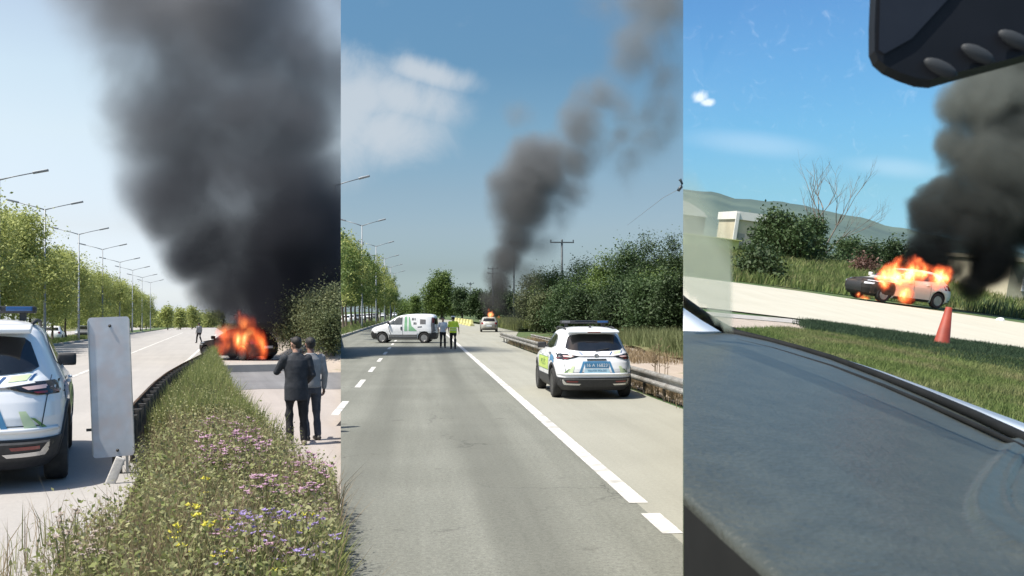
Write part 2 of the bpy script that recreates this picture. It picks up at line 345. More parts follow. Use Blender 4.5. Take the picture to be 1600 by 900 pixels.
# ------------------------------------------------------------------ object helpers
def tag(o, label=None, cat=None, group=None, kind=None):
    if label: o['label'] = label
    if cat: o['category'] = cat
    if group: o['group'] = group
    if kind: o['kind'] = kind
    return o
def link(name, me, mat=None, parent=None, F=None, loc=None):
    o = bpy.data.objects.new(name, me); COL.objects.link(o)
    if mat is not None:
        for m in (mat if isinstance(mat, (list, tuple)) else [mat]): me.materials.append(M[m] if isinstance(m, str) else m)
    if parent is not None: o.parent = parent
    mw = F.copy() if F is not None else Matrix.Identity(4)
    if loc is not None: mw = mw @ T(loc)
    if parent is None: o.matrix_world = mw
    elif loc is not None: o.matrix_local = T(loc)
    return o
def empty(name, F, loc, rz=0, label=None, cat=None, group=None, kind=None, scale=1, tilt=None):
    o = bpy.data.objects.new(name, None); COL.objects.link(o); o.empty_display_size = .2
    m = F @ T(loc) @ rot(rz, 'Z')
    if tilt: m = m @ rot(tilt[0], 'X') @ rot(tilt[1], 'Y')
    o.matrix_world = m @ Matrix.Scale(scale, 4)
    return tag(o, label, cat, group, kind)
def copy_tree(root, F, loc, rz=0, label=None, group=None, scale=1, tilt=None):
    r = root.copy(); COL.objects.link(r)
    m = F @ T(loc) @ rot(rz, 'Z')
    if tilt: m = m @ rot(tilt[0], 'X') @ rot(tilt[1], 'Y')
    sc3 = scale if isinstance(scale, (tuple, list)) else (scale,) * 3
    r.matrix_world = m @ Matrix.Diagonal((*sc3, 1))
    if label: r['label'] = label
    if group: r['group'] = group
    def rec(a, b):
        for ch in a.children:
            c = ch.copy(); COL.objects.link(c); c.parent = b; rec(ch, c)
    rec(root, r)
    return r
def npmesh(name, v, f, smooth=False, mi=None):
    """v (n,3) floats, f (m,k) ints"""
    me = bpy.data.meshes.new(name); v = np.asarray(v, dtype=np.float32); f = np.asarray(f, dtype=np.int32)
    k = f.shape[1]
    me.vertices.add(len(v)); me.vertices.foreach_set('co', v.ravel())
    me.loops.add(f.size); me.loops.foreach_set('vertex_index', f.ravel())
    me.polygons.add(len(f)); me.polygons.foreach_set('loop_start', np.arange(0, f.size, k, dtype=np.int32))
    me.polygons.foreach_set('loop_total', np.full(len(f), k, dtype=np.int32))
    if smooth: me.polygons.foreach_set('use_smooth', np.ones(len(f), dtype=bool))
    if mi is not None: me.polygons.foreach_set('material_index', np.asarray(mi, dtype=np.int32))
    me.update(calc_edges=True); me.validate()
    return me
def bmesh_to(name, bm, smooth=False):
    me = bpy.data.meshes.new(name); bm.normal_update(); bm.to_mesh(me); bm.free()
    if smooth:
        for p in me.polygons: p.use_smooth = True
    return me
def box(bm, c, s, rotm=None, bevel=0, taper=1):
    r = bmesh.ops.create_cube(bm, size=1); vs = r['verts']
    for v in vs:
        t = taper if v.co.z > 0 else 1
        v.co = Vector((v.co.x * s[0] * t, v.co.y * s[1] * t, v.co.z * s[2]))
    if bevel:
        es = list({e for v in vs for e in v.link_edges})
        rr = bmesh.ops.bevel(bm, geom=es, offset=bevel, segments=2, affect='EDGES', profile=.7)
        vs = rr['verts']
    for v in vs:
        if rotm is not None: v.co = rotm @ v.co
        v.co += Vector(c)
    return vs
def tube(bm, pts, rad, seg=8, cap=True):
    pts = [Vector(p) for p in pts]; n = len(pts); rads = rad if isinstance(rad, (list, tuple)) else [rad] * n
    rings = []; up = Vector((.0123, .05, 1)).normalized()
    for i, p in enumerate(pts):
        d = (pts[min(i + 1, n - 1)] - pts[max(i - 1, 0)]).normalized()
        a = d.cross(up)
        if a.length < .05: a = d.cross(Vector((1, 0, 0)))
        a.normalize(); b = d.cross(a)
        rings.append([bm.verts.new(p + (a * math.cos(2 * math.pi * k / seg) + b * math.sin(2 * math.pi * k / seg)) * rads[i]) for k in range(seg)])
    for i in range(n - 1):
        for k in range(seg):
            bm.faces.new((rings[i][k], rings[i][(k + 1) % seg], rings[i + 1][(k + 1) % seg], rings[i + 1][k]))
    if cap:
        bm.faces.new(rings[0]); bm.faces.new(rings[-1][::-1])
    return rings
def lathe(bm, prof, seg=20, axis='Z', c=(0, 0, 0)):
    c = Vector(c); rings = []
    for r, h in prof:
        ring = []
        for k in range(seg):
            a = 2 * math.pi * k / seg; x, y = r * math.cos(a), r * math.sin(a)
            p = {'Z': (x, y, h), 'X': (h, x, y), 'Y': (x, h, y)}[axis]
            ring.append(bm.verts.new(c + Vector(p)))
        rings.append(ring)
    for i in range(len(rings) - 1):
        for k in range(seg): bm.faces.new((rings[i][k], rings[i][(k + 1) % seg], rings[i + 1][(k + 1) % seg], rings[i + 1][k]))
    if prof[0][0] > 1e-5: bm.faces.new(rings[0])
    if prof[-1][0] > 1e-5: bm.faces.new(rings[-1][::-1])
def mk(name, mat, parent=None, F=None, loc=None, smooth=False, fn=None):
    bm = bmesh.new(); fn(bm)
    bmesh.ops.recalc_face_normals(bm, faces=bm.faces)
    return link(name, bmesh_to(name, bm, smooth), mat, parent, F, loc)
def evaluated(o):
    dg = bpy.context.evaluated_depsgraph_get(); me = bpy.data.meshes.new_from_object(o.evaluated_get(dg), depsgraph=dg)
    return me
def text(name, s, size, mat, parent, mloc, ext=.002, sx=1, bold=0):
    cu = bpy.data.curves.new(name, 'FONT'); cu.body = s; cu.size = size; cu.extrude = ext; cu.align_x = 'CENTER'; cu.align_y = 'CENTER'
    cu.offset = bold
    o = bpy.data.objects.new(name, cu); COL.objects.link(o)
    me = evaluated(o); bpy.data.objects.remove(o)
    for v in me.vertices: v.co.x *= sx
    t = link(name, me, mat, parent); t.matrix_local = mloc
    return t
def clip_seam(side):
    """(co, no) world planes through the camera along a seam; side: 1 left place keeps left, 2 middle, 3 right"""
    L = (Vector((0, 0, 0)), Vector((1, SEAM, 0)).normalized())       # positive = right of left seam
    Rr = (Vector((0, 0, 0)), Vector((1, -SEAM, 0)).normalized())     # positive = right of right seam
    return L, Rr
def in_place(k, w, m=0.0):
    """is world point inside place k (1,2,3)"""
    s = w[0] / max(w[1], 1e-3) if w[1] > 0 else (-9 if w[0] < 0 else 9)
    return s < -SEAM + m if k == 1 else (s > SEAM - m if k == 3 else -SEAM - m < s < SEAM + m)
def mask_place(k, pts_local, F, m=0.0):
    A = np.array(F); w = pts_local @ A[:3, :3].T + A[:3, 3]
    s = w[:, 0] / np.maximum(w[:, 1], 1e-3)
    if k == 1: return s < -SEAM + m
    if k == 3: return s > SEAM - m
    return (s > -SEAM - m) & (s < SEAM + m)
def clip_mesh(me, F, k, fill=False):
    """cut a mesh (given in F's local metres) along the seams of place k, so it stays on its own side"""
    bm = bmesh.new(); bm.from_mesh(me); I = F.inverted(); L, Rr = clip_seam(k)
    cuts = []
    if k == 1: cuts = [(L, True)]
    if k == 2: cuts = [(L, False), (Rr, True)]
    if k == 3: cuts = [(Rr, False)]
    for (co, no), outer in cuts:
        lco = I @ Vector((0, 0, 0)); lno = (I.to_3x3() @ no).normalized()
        r = bmesh.ops.bisect_plane(bm, geom=bm.verts[:] + bm.edges[:] + bm.faces[:], plane_co=lco, plane_no=lno, clear_outer=outer, clear_inner=not outer)
        if fill: bmesh.ops.holes_fill(bm, edges=[e for e in bm.edges if e.is_boundary], sides=0)
    bm.to_mesh(me); bm.free()
    return me
# ================================================================== SETTING
def sheet(name, F, k, pts, z, mat, kind='structure', thick=0, sub=0, zf=None):
    """horizontal sheet from an outline of (x, y); thick>0 gives it a body below (kerb or slab)"""
    bm = bmesh.new()
    f = bm.faces.new([bm.verts.new((p[0], p[1], z)) for p in pts])
    if f.normal.z < 0: f.normal_flip()
    if sub:
        xs = [p[0] for p in pts]; ys = [p[1] for p in pts]
        for a in np.arange(min(xs), max(xs), sub)[1:]: bmesh.ops.bisect_plane(bm, geom=bm.verts[:] + bm.edges[:] + bm.faces[:], plane_co=(a, 0, 0), plane_no=(1, 0, 0))
        for a in np.arange(min(ys), max(ys), sub)[1:]: bmesh.ops.bisect_plane(bm, geom=bm.verts[:] + bm.edges[:] + bm.faces[:], plane_co=(0, a, 0), plane_no=(0, 1, 0))
    if zf:
        for v in bm.verts: v.co.z = z + zf(v.co.x, v.co.y)
    if thick:
        r = bmesh.ops.extrude_face_region(bm, geom=bm.faces[:])
        for v in [g for g in r['geom'] if isinstance(g, bmesh.types.BMVert)]: v.co.z += 0
        low = [v for v in bm.verts if v not in set(g for g in r['geom'] if isinstance(g, bmesh.types.BMVert))]
        for v in low: v.co.z -= thick
    bmesh.ops.recalc_face_normals(bm, faces=bm.faces)
    if not thick:
        for f in bm.faces:
            if f.normal.z < 0: f.normal_flip()
    me = bmesh_to(name, bm, bool(zf))
    if k: clip_mesh(me, F, k)
    return tag(link(name, me, mat, F=F), kind=kind)
FAR = 2500
# ---- left place
sheet('ground', F1, 1, [(-FAR, -60), (FAR, -60), (FAR, FAR), (-FAR, FAR)], -.03, 'turf_dry')
sheet('road', F1, 1, [(-11, -40), (-.75, -40), (-.75, 30), (-.45, 41.5), (4.0, 42.0), (4.5, 58), (2.5, 80), (2.5, 400), (-11, 400)], .3, 'asphalt_pale', thick=.32)
sheet('road', F1, 1, [(-28, -40), (-15.4, -40), (-15.4, 500), (-28, 500)], .3, 'asphalt_pale', thick=.32)
sheet('median_strip', F1, 1, [(-15.4, -40), (-11, -40), (-11, 500), (-15.4, 500)], .44, 'turf', thick=.45)
def kerb_run(F, k, x0, x1, y0, y1, step, z, h=.14, name='kerb'):
    root = empty(name, F, ((x0 + x1) / 2, y0, z), 0, kind='structure')
    bm = bmesh.new(); box(bm, (0, 0, h / 2), (abs(x1 - x0), step - .03, h), bevel=.012); me = bmesh_to('kerb_stone', bm); me.materials.append(M['kerb'])
    y = y0
    while y < y1:
        w = F @ Vector(((x0 + x1) / 2, y + step / 2, z))
        if in_place(k, w) and w[1] > 0:
            o = bpy.data.objects.new('kerb_stone', me); COL.objects.link(o); o.parent = root; o.location = (0, y + step / 2 - y0, 0)
        y += step
    return root
kerb_run(F1, 1, -11.0, -10.8, 52, 190, 2.0, .3, .18)
for xl, ya, yb in ((-4.1, 8, 180),):
    sheet('lane_line', F1, 1, [(xl - .07, ya), (xl + .07, ya), (xl + .07, yb), (xl - .07, yb)], .306, 'paint_line')
sheet('lane_line', F1, 1, [(-1.25, 18), (-1.1, 18), (-.85, 45), (1.2, 150), (1.05, 150), (-1.0, 45)], .306, 'paint_line')
sheet('pavement', F1, 1, [(.7, 2), (40, 2), (40, 140), (3.0, 140), (.2, 62)], .004, 'pavement_pale')
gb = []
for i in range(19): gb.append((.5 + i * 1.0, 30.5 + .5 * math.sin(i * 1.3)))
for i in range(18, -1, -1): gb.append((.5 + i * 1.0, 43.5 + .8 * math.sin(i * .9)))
sheet('asphalt_patch', F1, 1, gb, .010, 'asphalt_grey')  # cast shade across the pavement, painted as a darker sheet
def bank1(x, y):
    a = max(0, min(1, (x - 3.3) / 1.4)); b = max(0, min(1, (y - 40.5) / 3.5)); return 1.0 * a * a * (3 - 2 * a) * b
sheet('embankment', F1, 1, [(3, 40), (40, 40), (40, 110), (3, 110)], -.02, 'pavement_beige', sub=1.2, zf=bank1)
def bank3(x, y): 
    t = max(0, min(1, (y - 47) / 30)); return 1.35 * t * t * (3 - 2 * t)
sheet('slope', F3, 3, [(-10, 46.5), (80, 46.5), (120, 180), (-10, 180)], .0, 'turf', sub=4, zf=bank3)
def vx(y, side):
    """edges of the flowering verge of the left place"""
    Y = [4, 8, 12, 18, 23, 29, 36, 46]
    L = [-1.25, -1.15, -.85, -.88, -.80, -.62, -.28, .15]; Rr = [1.6, 1.45, 1.05, .66, .52, .46, .42, .36]
    return float(np.interp(y, Y, L if side < 0 else Rr))
def mound(y, t):
    return .05 + .30 * math.sin(math.pi * min(max(t, 0), 1)) ** .8 * float(np.interp(y, [4, 10, 20, 46], [.6, .9, 1.2, 1.2])) + .03 * math.sin(y * 1.7 + t * 5)
bm = bmesh.new(); rows = []
for y in np.linspace(4, 46, 60):
    rows.append([bm.verts.new((vx(y, -1) + (vx(y, 1) - vx(y, -1)) * t, y, mound(y, t) - (.07 if t in (0, 1) else 0))) for t in np.linspace(0, 1, 11)])
for a, b in zip(rows, rows[1:]):
    for i in range(10): bm.faces.new((a[i], a[i + 1], b[i + 1], b[i]))
tag(link('verge_soil', clip_mesh(bmesh_to('verge_soil', bm, True), F1, 1), 'soil', F=F1), kind='structure')
# ---- middle place
sheet('ground', F2, 2, [(-FAR, .0), (FAR, .0), (FAR, FAR), (-FAR, FAR)], -.03, 'turf')
sheet('road', F2, 2, [(-5.9, 0), (2.25, 0), (2.25, 600), (-5.9, 600)], .0, 'asphalt_lane')
sheet('road_shoulder', F2, 2, [(2.25, 0), (5.35, 0), (5.35, 62), (7.0, 74), (9.3, 95), (9.5, 130), (7.6, 190), (4.2, 300), (2.25, 420)], .0, 'asphalt_shoulder')
sheet('median_strip', F2, 2, [(-11.5, 40), (-6.0, 40), (-6.0, 600), (-11.5, 600)], .16, 'turf', thick=.18)
sheet('road', F2, 2, [(-24, 60), (-11.5, 60), (-11.5, 700), (-24, 700)], .0, 'asphalt_shoulder')
kerb_run(F2, 2, -6.0, -5.8, 60, 200, 2.0, 0, .18)
def line_dist(y): return 2 * FPX / (y - HOR)
sheet('edge_line', F2, 2, [(2.17, 10.3), (2.37, 10.3), (2.33, 300), (2.21, 300)], .005, 'paint_line')
sheet('edge_line', F2, 2, [(2.17, 8.85), (2.36, 8.85), (2.36, 9.75), (2.17, 9.75)], .005, 'paint_line')
sheet('edge_line', F2, 2, [(2.17, 7.2), (2.36, 7.2), (2.36, 8.1), (2.17, 8.1)], .005, 'paint_line')
dsh = empty('lane_dashes', F2, (-1.63, 0, 0), kind='structure')
bm = bmesh.new(); bmesh.ops.create_grid(bm, x_segments=1, y_segments=1, size=.5)
for v in bm.verts: v.co = Vector((v.co.x * .15, v.co.y * 3.0, .005))
dme = bmesh_to('dash', bm); dme.materials.append(M['paint_line'])
for y0 in (21.0, 28.0, 34.7, 41.4, 48, 54.5, 61, 68, 75):
    o = bpy.data.objects.new('dash', dme); COL.objects.link(o); o.parent = dsh; o.location = (0, y0, 0)
# far lane dashes between the two left lanes are the ones above; the road sits on a lower soil shoulder beyond the rail
def bank2(x, y):
    a = max(0, min(1, (x - 5.75) / .8)); b = max(0, min(1, (66 - y) / 8)); n_ = .04 * math.sin(x * 1.7 + y * .6)
    return .16 * a * b + n_ * a
sheet('pavement', F2, 2, [(5.42, 4), (9.6, 4), (9.9, 40), (11.5, 62), (5.9, 62)], .002, 'pavement_beige', sub=1.2, zf=bank2)
def bank2b(x, y): return .25 + .1 * math.sin(x * .7) + .08 * math.sin(y * .5 + x) + max(0, x - 9.6) * .03
sheet('grass_bank', F2, 2, [(9.3, 10), (60, 10), (60, 120), (13, 120), (11.2, 62), (9.6, 40)], -.05, 'turf_dry', sub=2.5, zf=bank2b)
sheet('grass_bank', F2, 2, [(9.6, 98), (60, 122), (60, 300), (9.0, 300), (8.0, 190), (9.9, 130)], .0, 'turf', sub=12, zf=lambda x, y: .25)
# ---- right place (sloping hillside)
sheet('ground', F3, 3, [(-FAR / 2, 2.0), (FAR / 2, 2.0), (FAR / 2, 600), (-FAR / 2, 600)], -.03, 'turf')
def g3(px, py, z=0): p = G(F3, px, py, z); return (p.x, p.y)
sheet('road', F3, 3, [g3(1040, 428), g3(1145, 441), g3(1250, 455), g3(1330, 467), g3(1440, 482), g3(1520, 493), g3(1600, 505), g3(1750, 526),
                      g3(1750, 570), g3(1600, 547), g3(1450, 525), g3(1300, 504), g3(1140, 485), g3(1040, 474)], .0, 'road_cream')
sheet('kerb_strip', F3, 3, [g3(1100, 487), g3(1240, 499), g3(1310, 510), g3(1310, 515), g3(1240, 505), g3(1100, 493)], .006, 'kerb')  # flat grey strip along the near road edge
sheet('bare_ground', F3, 3, [g3(1100, 494), g3(1235, 505), g3(1275, 514), g3(1240, 519), g3(1200, 519), g3(1100, 505)], .004, 'pavement_beige')
# hills behind the right place: one ridged sheet
def hills():
    n1, n2 = 90, 16
    xs = np.linspace(60, 900, n1); v = []; 
    ridge_px = [1040, 1070, 1110, 1150, 1200, 1250, 1300, 1350, 1400, 1450, 1520, 1600, 1700, 1900]
    ridge_py = [290, 295, 300, 310, 317, 321, 330, 338, 352, 362, 378, 398, 420, 450]
    D = 620.0
    for px in np.linspace(1000, 2100, n1):
        py = float(np.interp(px, ridge_px, ridge_py)) + 1.5 * mnoise.noise(Vector((px * .03, 0, 0))) * 2
        top = P(F3, px, py, D)
        for j in range(n2):
            t = j / (n2 - 1)
            x = top.x * (.45 + .55 * t); y = top.y * (.45 + .55 * t)
            z = top.z * (t ** 1.15) + 3 * mnoise.noise(Vector((x * .012, y * .012, 3))) * t
            v.append((x, y, z))
        v.append((top.x * 1.6, top.y * 1.6, -6))
    m = n2 + 1; f = []
    for i in range(n1 - 1):
        for j in range(m - 1): f.append((i * m + j, (i + 1) * m + j, (i + 1) * m + j + 1, i * m + j + 1))
    me = npmesh('hills', v, f, True); clip_mesh(me, F3, 3)
    tag(link('hills', me, 'hill', F=F3), kind='structure')
hills()

# ================================================================== VEGETATION
def leaf_verts(c, size, flat=.0, n_up=.35):
    """rhombic leaves at centres c (n,3), sizes (n,)"""
    n = len(c); nr = rng.normal(size=(n, 3)); nr[:, 2] = np.abs(nr[:, 2]) + n_up; nr /= np.linalg.norm(nr, axis=1)[:, None]
    a = rng.normal(size=(n, 3)); u = np.cross(nr, a); u /= np.linalg.norm(u, axis=1)[:, None]; w = np.cross(nr, u)
    s = size[:, None]
    v = np.stack([c + u * s, c + w * s * .55 + nr * s * .12, c - u * s, c - w * s * .55 + nr * s * .12], 1).reshape(-1, 3)
    f = np.arange(4 * n).reshape(n, 4)
    return v, f
def crown_points(blobs, n, cl=26, spread=.28, shell=.5, gap=0.0):
    """leaf positions in twig clusters spread through blobs [(x,y,z,r)]"""
    b = np.array(blobs, float); w = b[:, 3] ** 2; w /= w.sum()
    k = max(1, n // cl); idx = rng.choice(len(b), k, p=w)
    d = rng.normal(size=(k, 3)); d /= np.linalg.norm(d, axis=1)[:, None]
    rr = b[idx, 3] * (shell + (1 - shell) * rng.random(k) ** .6)
    c = b[idx, :3] + d * rr[:, None] * np.array([1, 1, .9])
    if gap:
        keep = np.array([mnoise.noise(Vector(p) * .55) > -gap for p in c]); c = c[keep]
    cs = np.repeat(c, cl, 0); sp = spread * (.6 + .8 * rng.random(len(c)))
    return cs + rng.normal(size=cs.shape) * np.repeat(sp, cl)[:, None]
def crown_mesh(name, blobs, n, size, cl=26, spread=.28, shell=.5, gap=0, mask=None):
    c = crown_points(blobs, n, cl, spread, shell, gap)
    if mask is not None: c = c[mask(c)]
    v, f = leaf_verts(c, size * (.6 + .8 * rng.random(len(c))))
    return npmesh(name, v, f)
def trunk_bm(bm, h, r0, branches, lean=(0, 0), seg=8):
    pts = [(lean[0] * t * t, lean[1] * t * t, h * t) for t in np.linspace(0, 1, 6)]
    pts = [(p[0] + .04 * math.sin(i * 2.1), p[1] + .04 * math.cos(i * 1.7), p[2] - (.08 if i == 0 else 0)) for i, p in enumerate(pts)]
    tube(bm, pts, [r0 * (1.25 if i == 0 else 1 - .12 * i) for i in range(6)], seg)
    for (z0, tip, r) in branches:
        t = z0 / h; b = Vector((lean[0] * t * t, lean[1] * t * t, z0)); tip = Vector(tip)
        mid = b.lerp(tip, .5) + Vector((0, 0, -.12 * (tip - b).length))
        tube(bm, [b, mid, tip], [r, r * .6, r * .2], 6)
def make_tree(name, F, loc, h, cr, crown_z, n, leaf, leafmat, barkmat='bark', trunk_h=None, r0=.13, label=None, cat='tree', group=None,
              nblob=9, spiky=0, k=None, seed=0, spread=.28, cl=26, gap=0, flat=1.0, shell=.5):
    rs = random.Random(seed); root = empty(name, F, loc, 0, label, cat, group)
    blobs = []; zc = (crown_z + h) / 2; hz = (h - crown_z) / 2
    for i in range(nblob):
        a = rs.uniform(0, 2 * math.pi); q = rs.uniform(-.85, .85); rr = cr * math.sqrt(max(.1, 1 - q * q)) * rs.uniform(.25, .72) * (1 if q < .2 else .8)
        blobs.append((rr * math.cos(a) * flat, rr * math.sin(a), zc + hz * q * .85, cr * rs.uniform(.32, .52)))
    for i in range(spiky):                                        # upright shoots at the top
        a = rs.uniform(0, 2 * math.pi); rr = cr * rs.uniform(0, .75)
        for j in range(3): blobs.append((rr * math.cos(a), rr * math.sin(a), h - .6 + j * .35, .26 - .06 * j))
    mask = None
    if k is not None:
        A = np.array(root.matrix_world)
        mask = lambda c: mask_place(k, c, root.matrix_world)
    tag(link('crown', crown_mesh('crown', blobs, n, leaf, cl, spread, shell, gap, mask), leafmat, root))
    br = []
    for b in blobs[:nblob]: br.append((rs.uniform(.55, .95) * (trunk_h or crown_z + hz * .6), b[:3], r0 * .42))
    bm = bmesh.new(); trunk_bm(bm, trunk_h or crown_z + hz, r0, br)
    me = bmesh_to('trunk', bm, True)
    if k is not None: clip_mesh(me, root.matrix_world, k)
    if k == 2 and (root.matrix_world.translation.x < -SEAM * root.matrix_world.translation.y + .15): me = bpy.data.meshes.new('trunk')
    link('trunk', me, barkmat, root)
    for c_ in list(root.children):
        if not len(c_.data.vertices): bpy.data.objects.remove(c_)
    return root
ORD = ['nearest', 'second', 'third', 'fourth', 'fifth', 'sixth', 'seventh', 'eighth', 'ninth', 'tenth', 'eleventh', 'twelfth', 'thirteenth', 'fourteenth', 'fifteenth', 'sixteenth', 'seventeenth', 'eighteenth', 'nineteenth', 'twentieth', 'twenty-first', 'twenty-second', 'twenty-third', 'twenty-fourth']
# left place: fresh green median trees
protos = []
tsp = [50, 54.5, 59.5, 64.5, 69.5, 75, 81, 87, 94, 102, 110, 120, 131, 143, 156, 170, 187, 205, 226]
for i, y in enumerate(tsp):
    x = -12.6 + random.uniform(-.25, .25); lab = f'{ORD[i]} nearest of the fresh green median trees in the left picture'.replace('nearest nearest', 'nearest')
    s = random.uniform(.86, 1.12) * float(np.interp(y, [50, 75, 230], [1.13, 1.0, .88]))
    if i < 4:
        t = make_tree('median_tree', F1, (x, y, .42), 8.2, 2.95, 1.7, 17000, .095, 'leaf_fresh', trunk_h=4.6, r0=.12, label=lab,
                      group='trees along the left median', nblob=17, spiky=12, seed=10 + i, spread=.30, cl=16, gap=.25)
        protos.append(t)
        t.matrix_world = t.matrix_world @ Matrix.Scale(s, 4)
    else:
        copy_tree(protos[i % 4], F1, (x, y, .42), random.uniform(0, 360), lab, 'trees along the left median', (s * random.uniform(.95, 1.05), s, s))
# middle place: darker row left of the road
protos2 = []
tsp2 = [71, 78, 85, 92, 99, 106, 113, 121, 129, 138, 148, 159, 171, 184, 198, 214, 232, 252, 275, 300]
for i, y in enumerate(tsp2):
    x = -7.4 + random.uniform(-.3, .3); lab = f'{ORD[i]} of the green trees lining the left side of the middle road'
    s = random.uniform(.95, 1.08)
    if i < 4 or i in (7, 8):
        t = make_tree('roadside_tree', F2, (x, y, .14), 8.6, 2.9, 2.5, 12000, .10, 'leaf_fresh' if i % 2 else 'leaf_mid', trunk_h=4.8, r0=.14, label=lab,
                      group='trees left of the middle road', nblob=13, spiky=4, seed=40 + i, k=2 if i < 6 else None, spread=.26, cl=22)
        if i in (7, 8): protos2.append(t)
    elif protos2 or i > 8:
        copy_tree(protos2[i % len(protos2)], F2, (x, y, .14), random.uniform(0, 360), lab, 'trees left of the middle road', (s, s, s * random.uniform(.95, 1.08)))
    else:
        t = make_tree('roadside_tree', F2, (x, y, .14), 8.6, 2.9, 2.5, 9000, .11, 'leaf_mid', trunk_h=4.8, r0=.14, label=lab,
                      group='trees left of the middle road', nblob=13, spiky=4, seed=40 + i, k=2, spread=.26, cl=22)
# far round tree and neighbours beyond the road
def tree2(px, base_d, top_py, width_px, lab, mat='leaf_mid', seed=0, n=9000, leaf=.16, name='broadleaf_tree', crown_lo=.12, **kw):
    c = P(F2, px, HOR, base_d); h = 2 + (HOR - top_py) / FPX * base_d; cr = width_px / 2 / FPX * base_d
    return make_tree(name, F2, (c.x, c.y, 0), h, cr, h * crown_lo, n, leaf, mat, trunk_h=h * .6, r0=.03 * h, label=lab, seed=seed, **kw)
tree2(690, 235, 428, 66, 'large rounded tree standing right of where the middle road ends', 'leaf_mid', 61, 16000, .22, nblob=16, spread=.55, flat=1)
tree2(722, 225, 450, 44, 'lower dark tree tucked against the right side of the large rounded tree', 'leaf_dark', 62, 8000, .2, nblob=10, spread=.5)
tree2(748, 205, 455, 44, 'dark tree just left of the burning hatchback in the middle picture', 'leaf_dark', 63, 8000, .2, nblob=10, spread=.5)
tree2(775, 200, 452, 46, 'dark tree standing behind the flames of the distant hatchback', 'leaf_dark', 64, 8000, .2, nblob=10, spread=.5)
tree2(800, 185, 462, 50, 'tree seen through thin grey smoke right of the distant hatchback', 'leaf_dark', 65, 7000, .2, nblob=10, spread=.5)
tree2(648, 330, 463, 20, 'small far tree at the vanishing point of the middle road', 'leaf_mid', 66, 3500, .25, nblob=6, spread=.6)
tree2(668, 340, 466, 22, 'small far tree left of the large rounded tree', 'leaf_dark', 67, 3500, .25, nblob=6, spread=.6)
# bushy bank of trees on the right
bank = [(832, 112, 432, 60, 'leaf_olive', 'small twiggy tree at the left end of the wooded bank, veiled by smoke'),
        (862, 100, 420, 74, 'leaf_mid', 'rounded green tree left of the tall utility pole'),
        (905, 96, 408, 92, 'leaf_green', 'broad green tree just right of the tall utility pole'),
        (945, 88, 398, 78, 'leaf_mid', 'green tree with ragged top above the police car roof'),
        (985, 84, 384, 86, 'leaf_green', 'tall leafy tree behind the right end of the light bar'),
        (1020, 78, 376, 76, 'leaf_dark', 'dark tall tree with bare pointed shoots near the right edge of the middle picture'),
        (1056, 74, 378, 78, 'leaf_dark', 'tallest dark tree cut off by the right edge of the middle picture'),
        (880, 84, 452, 74, 'leaf_green', 'low green shrub in front of the wooded bank, left of the police car'),
        (930, 74, 446, 86, 'leaf_mid', 'dense mid green shrub directly above the police car light bar'),
        (985, 66, 440, 86, 'leaf_green', 'bushy shrub right of the police car roof'),
        (1035, 60, 432, 86, 'leaf_mid', 'large shrub standing behind the tall grass on the right'),
        (850, 92, 466, 50, 'leaf_olive', 'greyish low bush beside the end of the guardrail'),
        (905, 64, 462, 70, 'leaf_dark', 'low dark shrub just left above the police car light bar'),
        (960, 58, 452, 80, 'leaf_dark', 'dark shrub behind the police car roof'),
        (1012, 54, 448, 74, 'leaf_green', 'green shrub standing in the tall grass right of the police car'),
        (1056, 52, 440, 70, 'leaf_dark', 'dark shrub in the tall grass at the right edge of the middle picture')]
for i, (px, d, top, wpx, mt, lab) in enumerate(bank):
    c = P(F2, px, HOR, d); h = 2 + (HOR - top) / FPX * d; cr = wpx / 2 / FPX * d
    make_tree('bank_tree' if i < 7 else 'bank_shrub', F2, (c.x, c.y, .1), h, cr, .35, 13000, .075 if d < 80 else .09, mt, trunk_h=h * .7, r0=.1,
              label=lab, cat='tree' if i < 7 else 'shrub', seed=80 + i, nblob=20, spiky=6 if i in (3, 4, 5, 6) else 3, k=2, spread=.34, cl=16, shell=.3, gap=.28)
# left place: hedge on the embankment and far trees
for i, (px, d, top, wpx, mt, lab) in enumerate([
        (462, 45, 468, 44, 'leaf_hedge', 'smoke-veiled bush at the left end of the hedge behind the two men'),
        (496, 44, 456, 52, 'leaf_hedge', 'green bush of the hedge above the two men'),
        (530, 44, 450, 50, 'leaf_hedge', 'green bush at the right edge of the left picture'),
        (515, 42.5, 492, 46, 'leaf_olive', 'low olive shrub on the pale bank right of the two men')]):
    c = P(F1, px, HOR, d); h = 2 + (504 - top) / FPX * d - .9; cr = wpx / 2 / FPX * d
    make_tree('hedge_bush', F1, (c.x, c.y, .9), h, cr, .1, 9000, .05, mt, trunk_h=h * .6, r0=.07, label=lab, cat='bush', seed=120 + i, nblob=12, k=1, spread=.3, shell=.3)
for i, (px, d, top, wpx) in enumerate([(262, 235, 478, 20), (282, 250, 482, 20), (300, 260, 480, 22)]):
    c = P(F1, px, HOR, d); h = 2 + (504 - top) / FPX * d
    make_tree('far_tree', F1, (c.x, c.y, -.0), h, wpx / 2 / FPX * d, 1.0, 2500, .22, 'leaf_fresh', trunk_h=h * .6, r0=.14,
              label=['small hazy tree left of the pale tower at the road end', 'small far tree beside the pale tower at the road end', 'far tree where the left road disappears into smoke'][i], seed=140 + i, nblob=8, spread=.5)
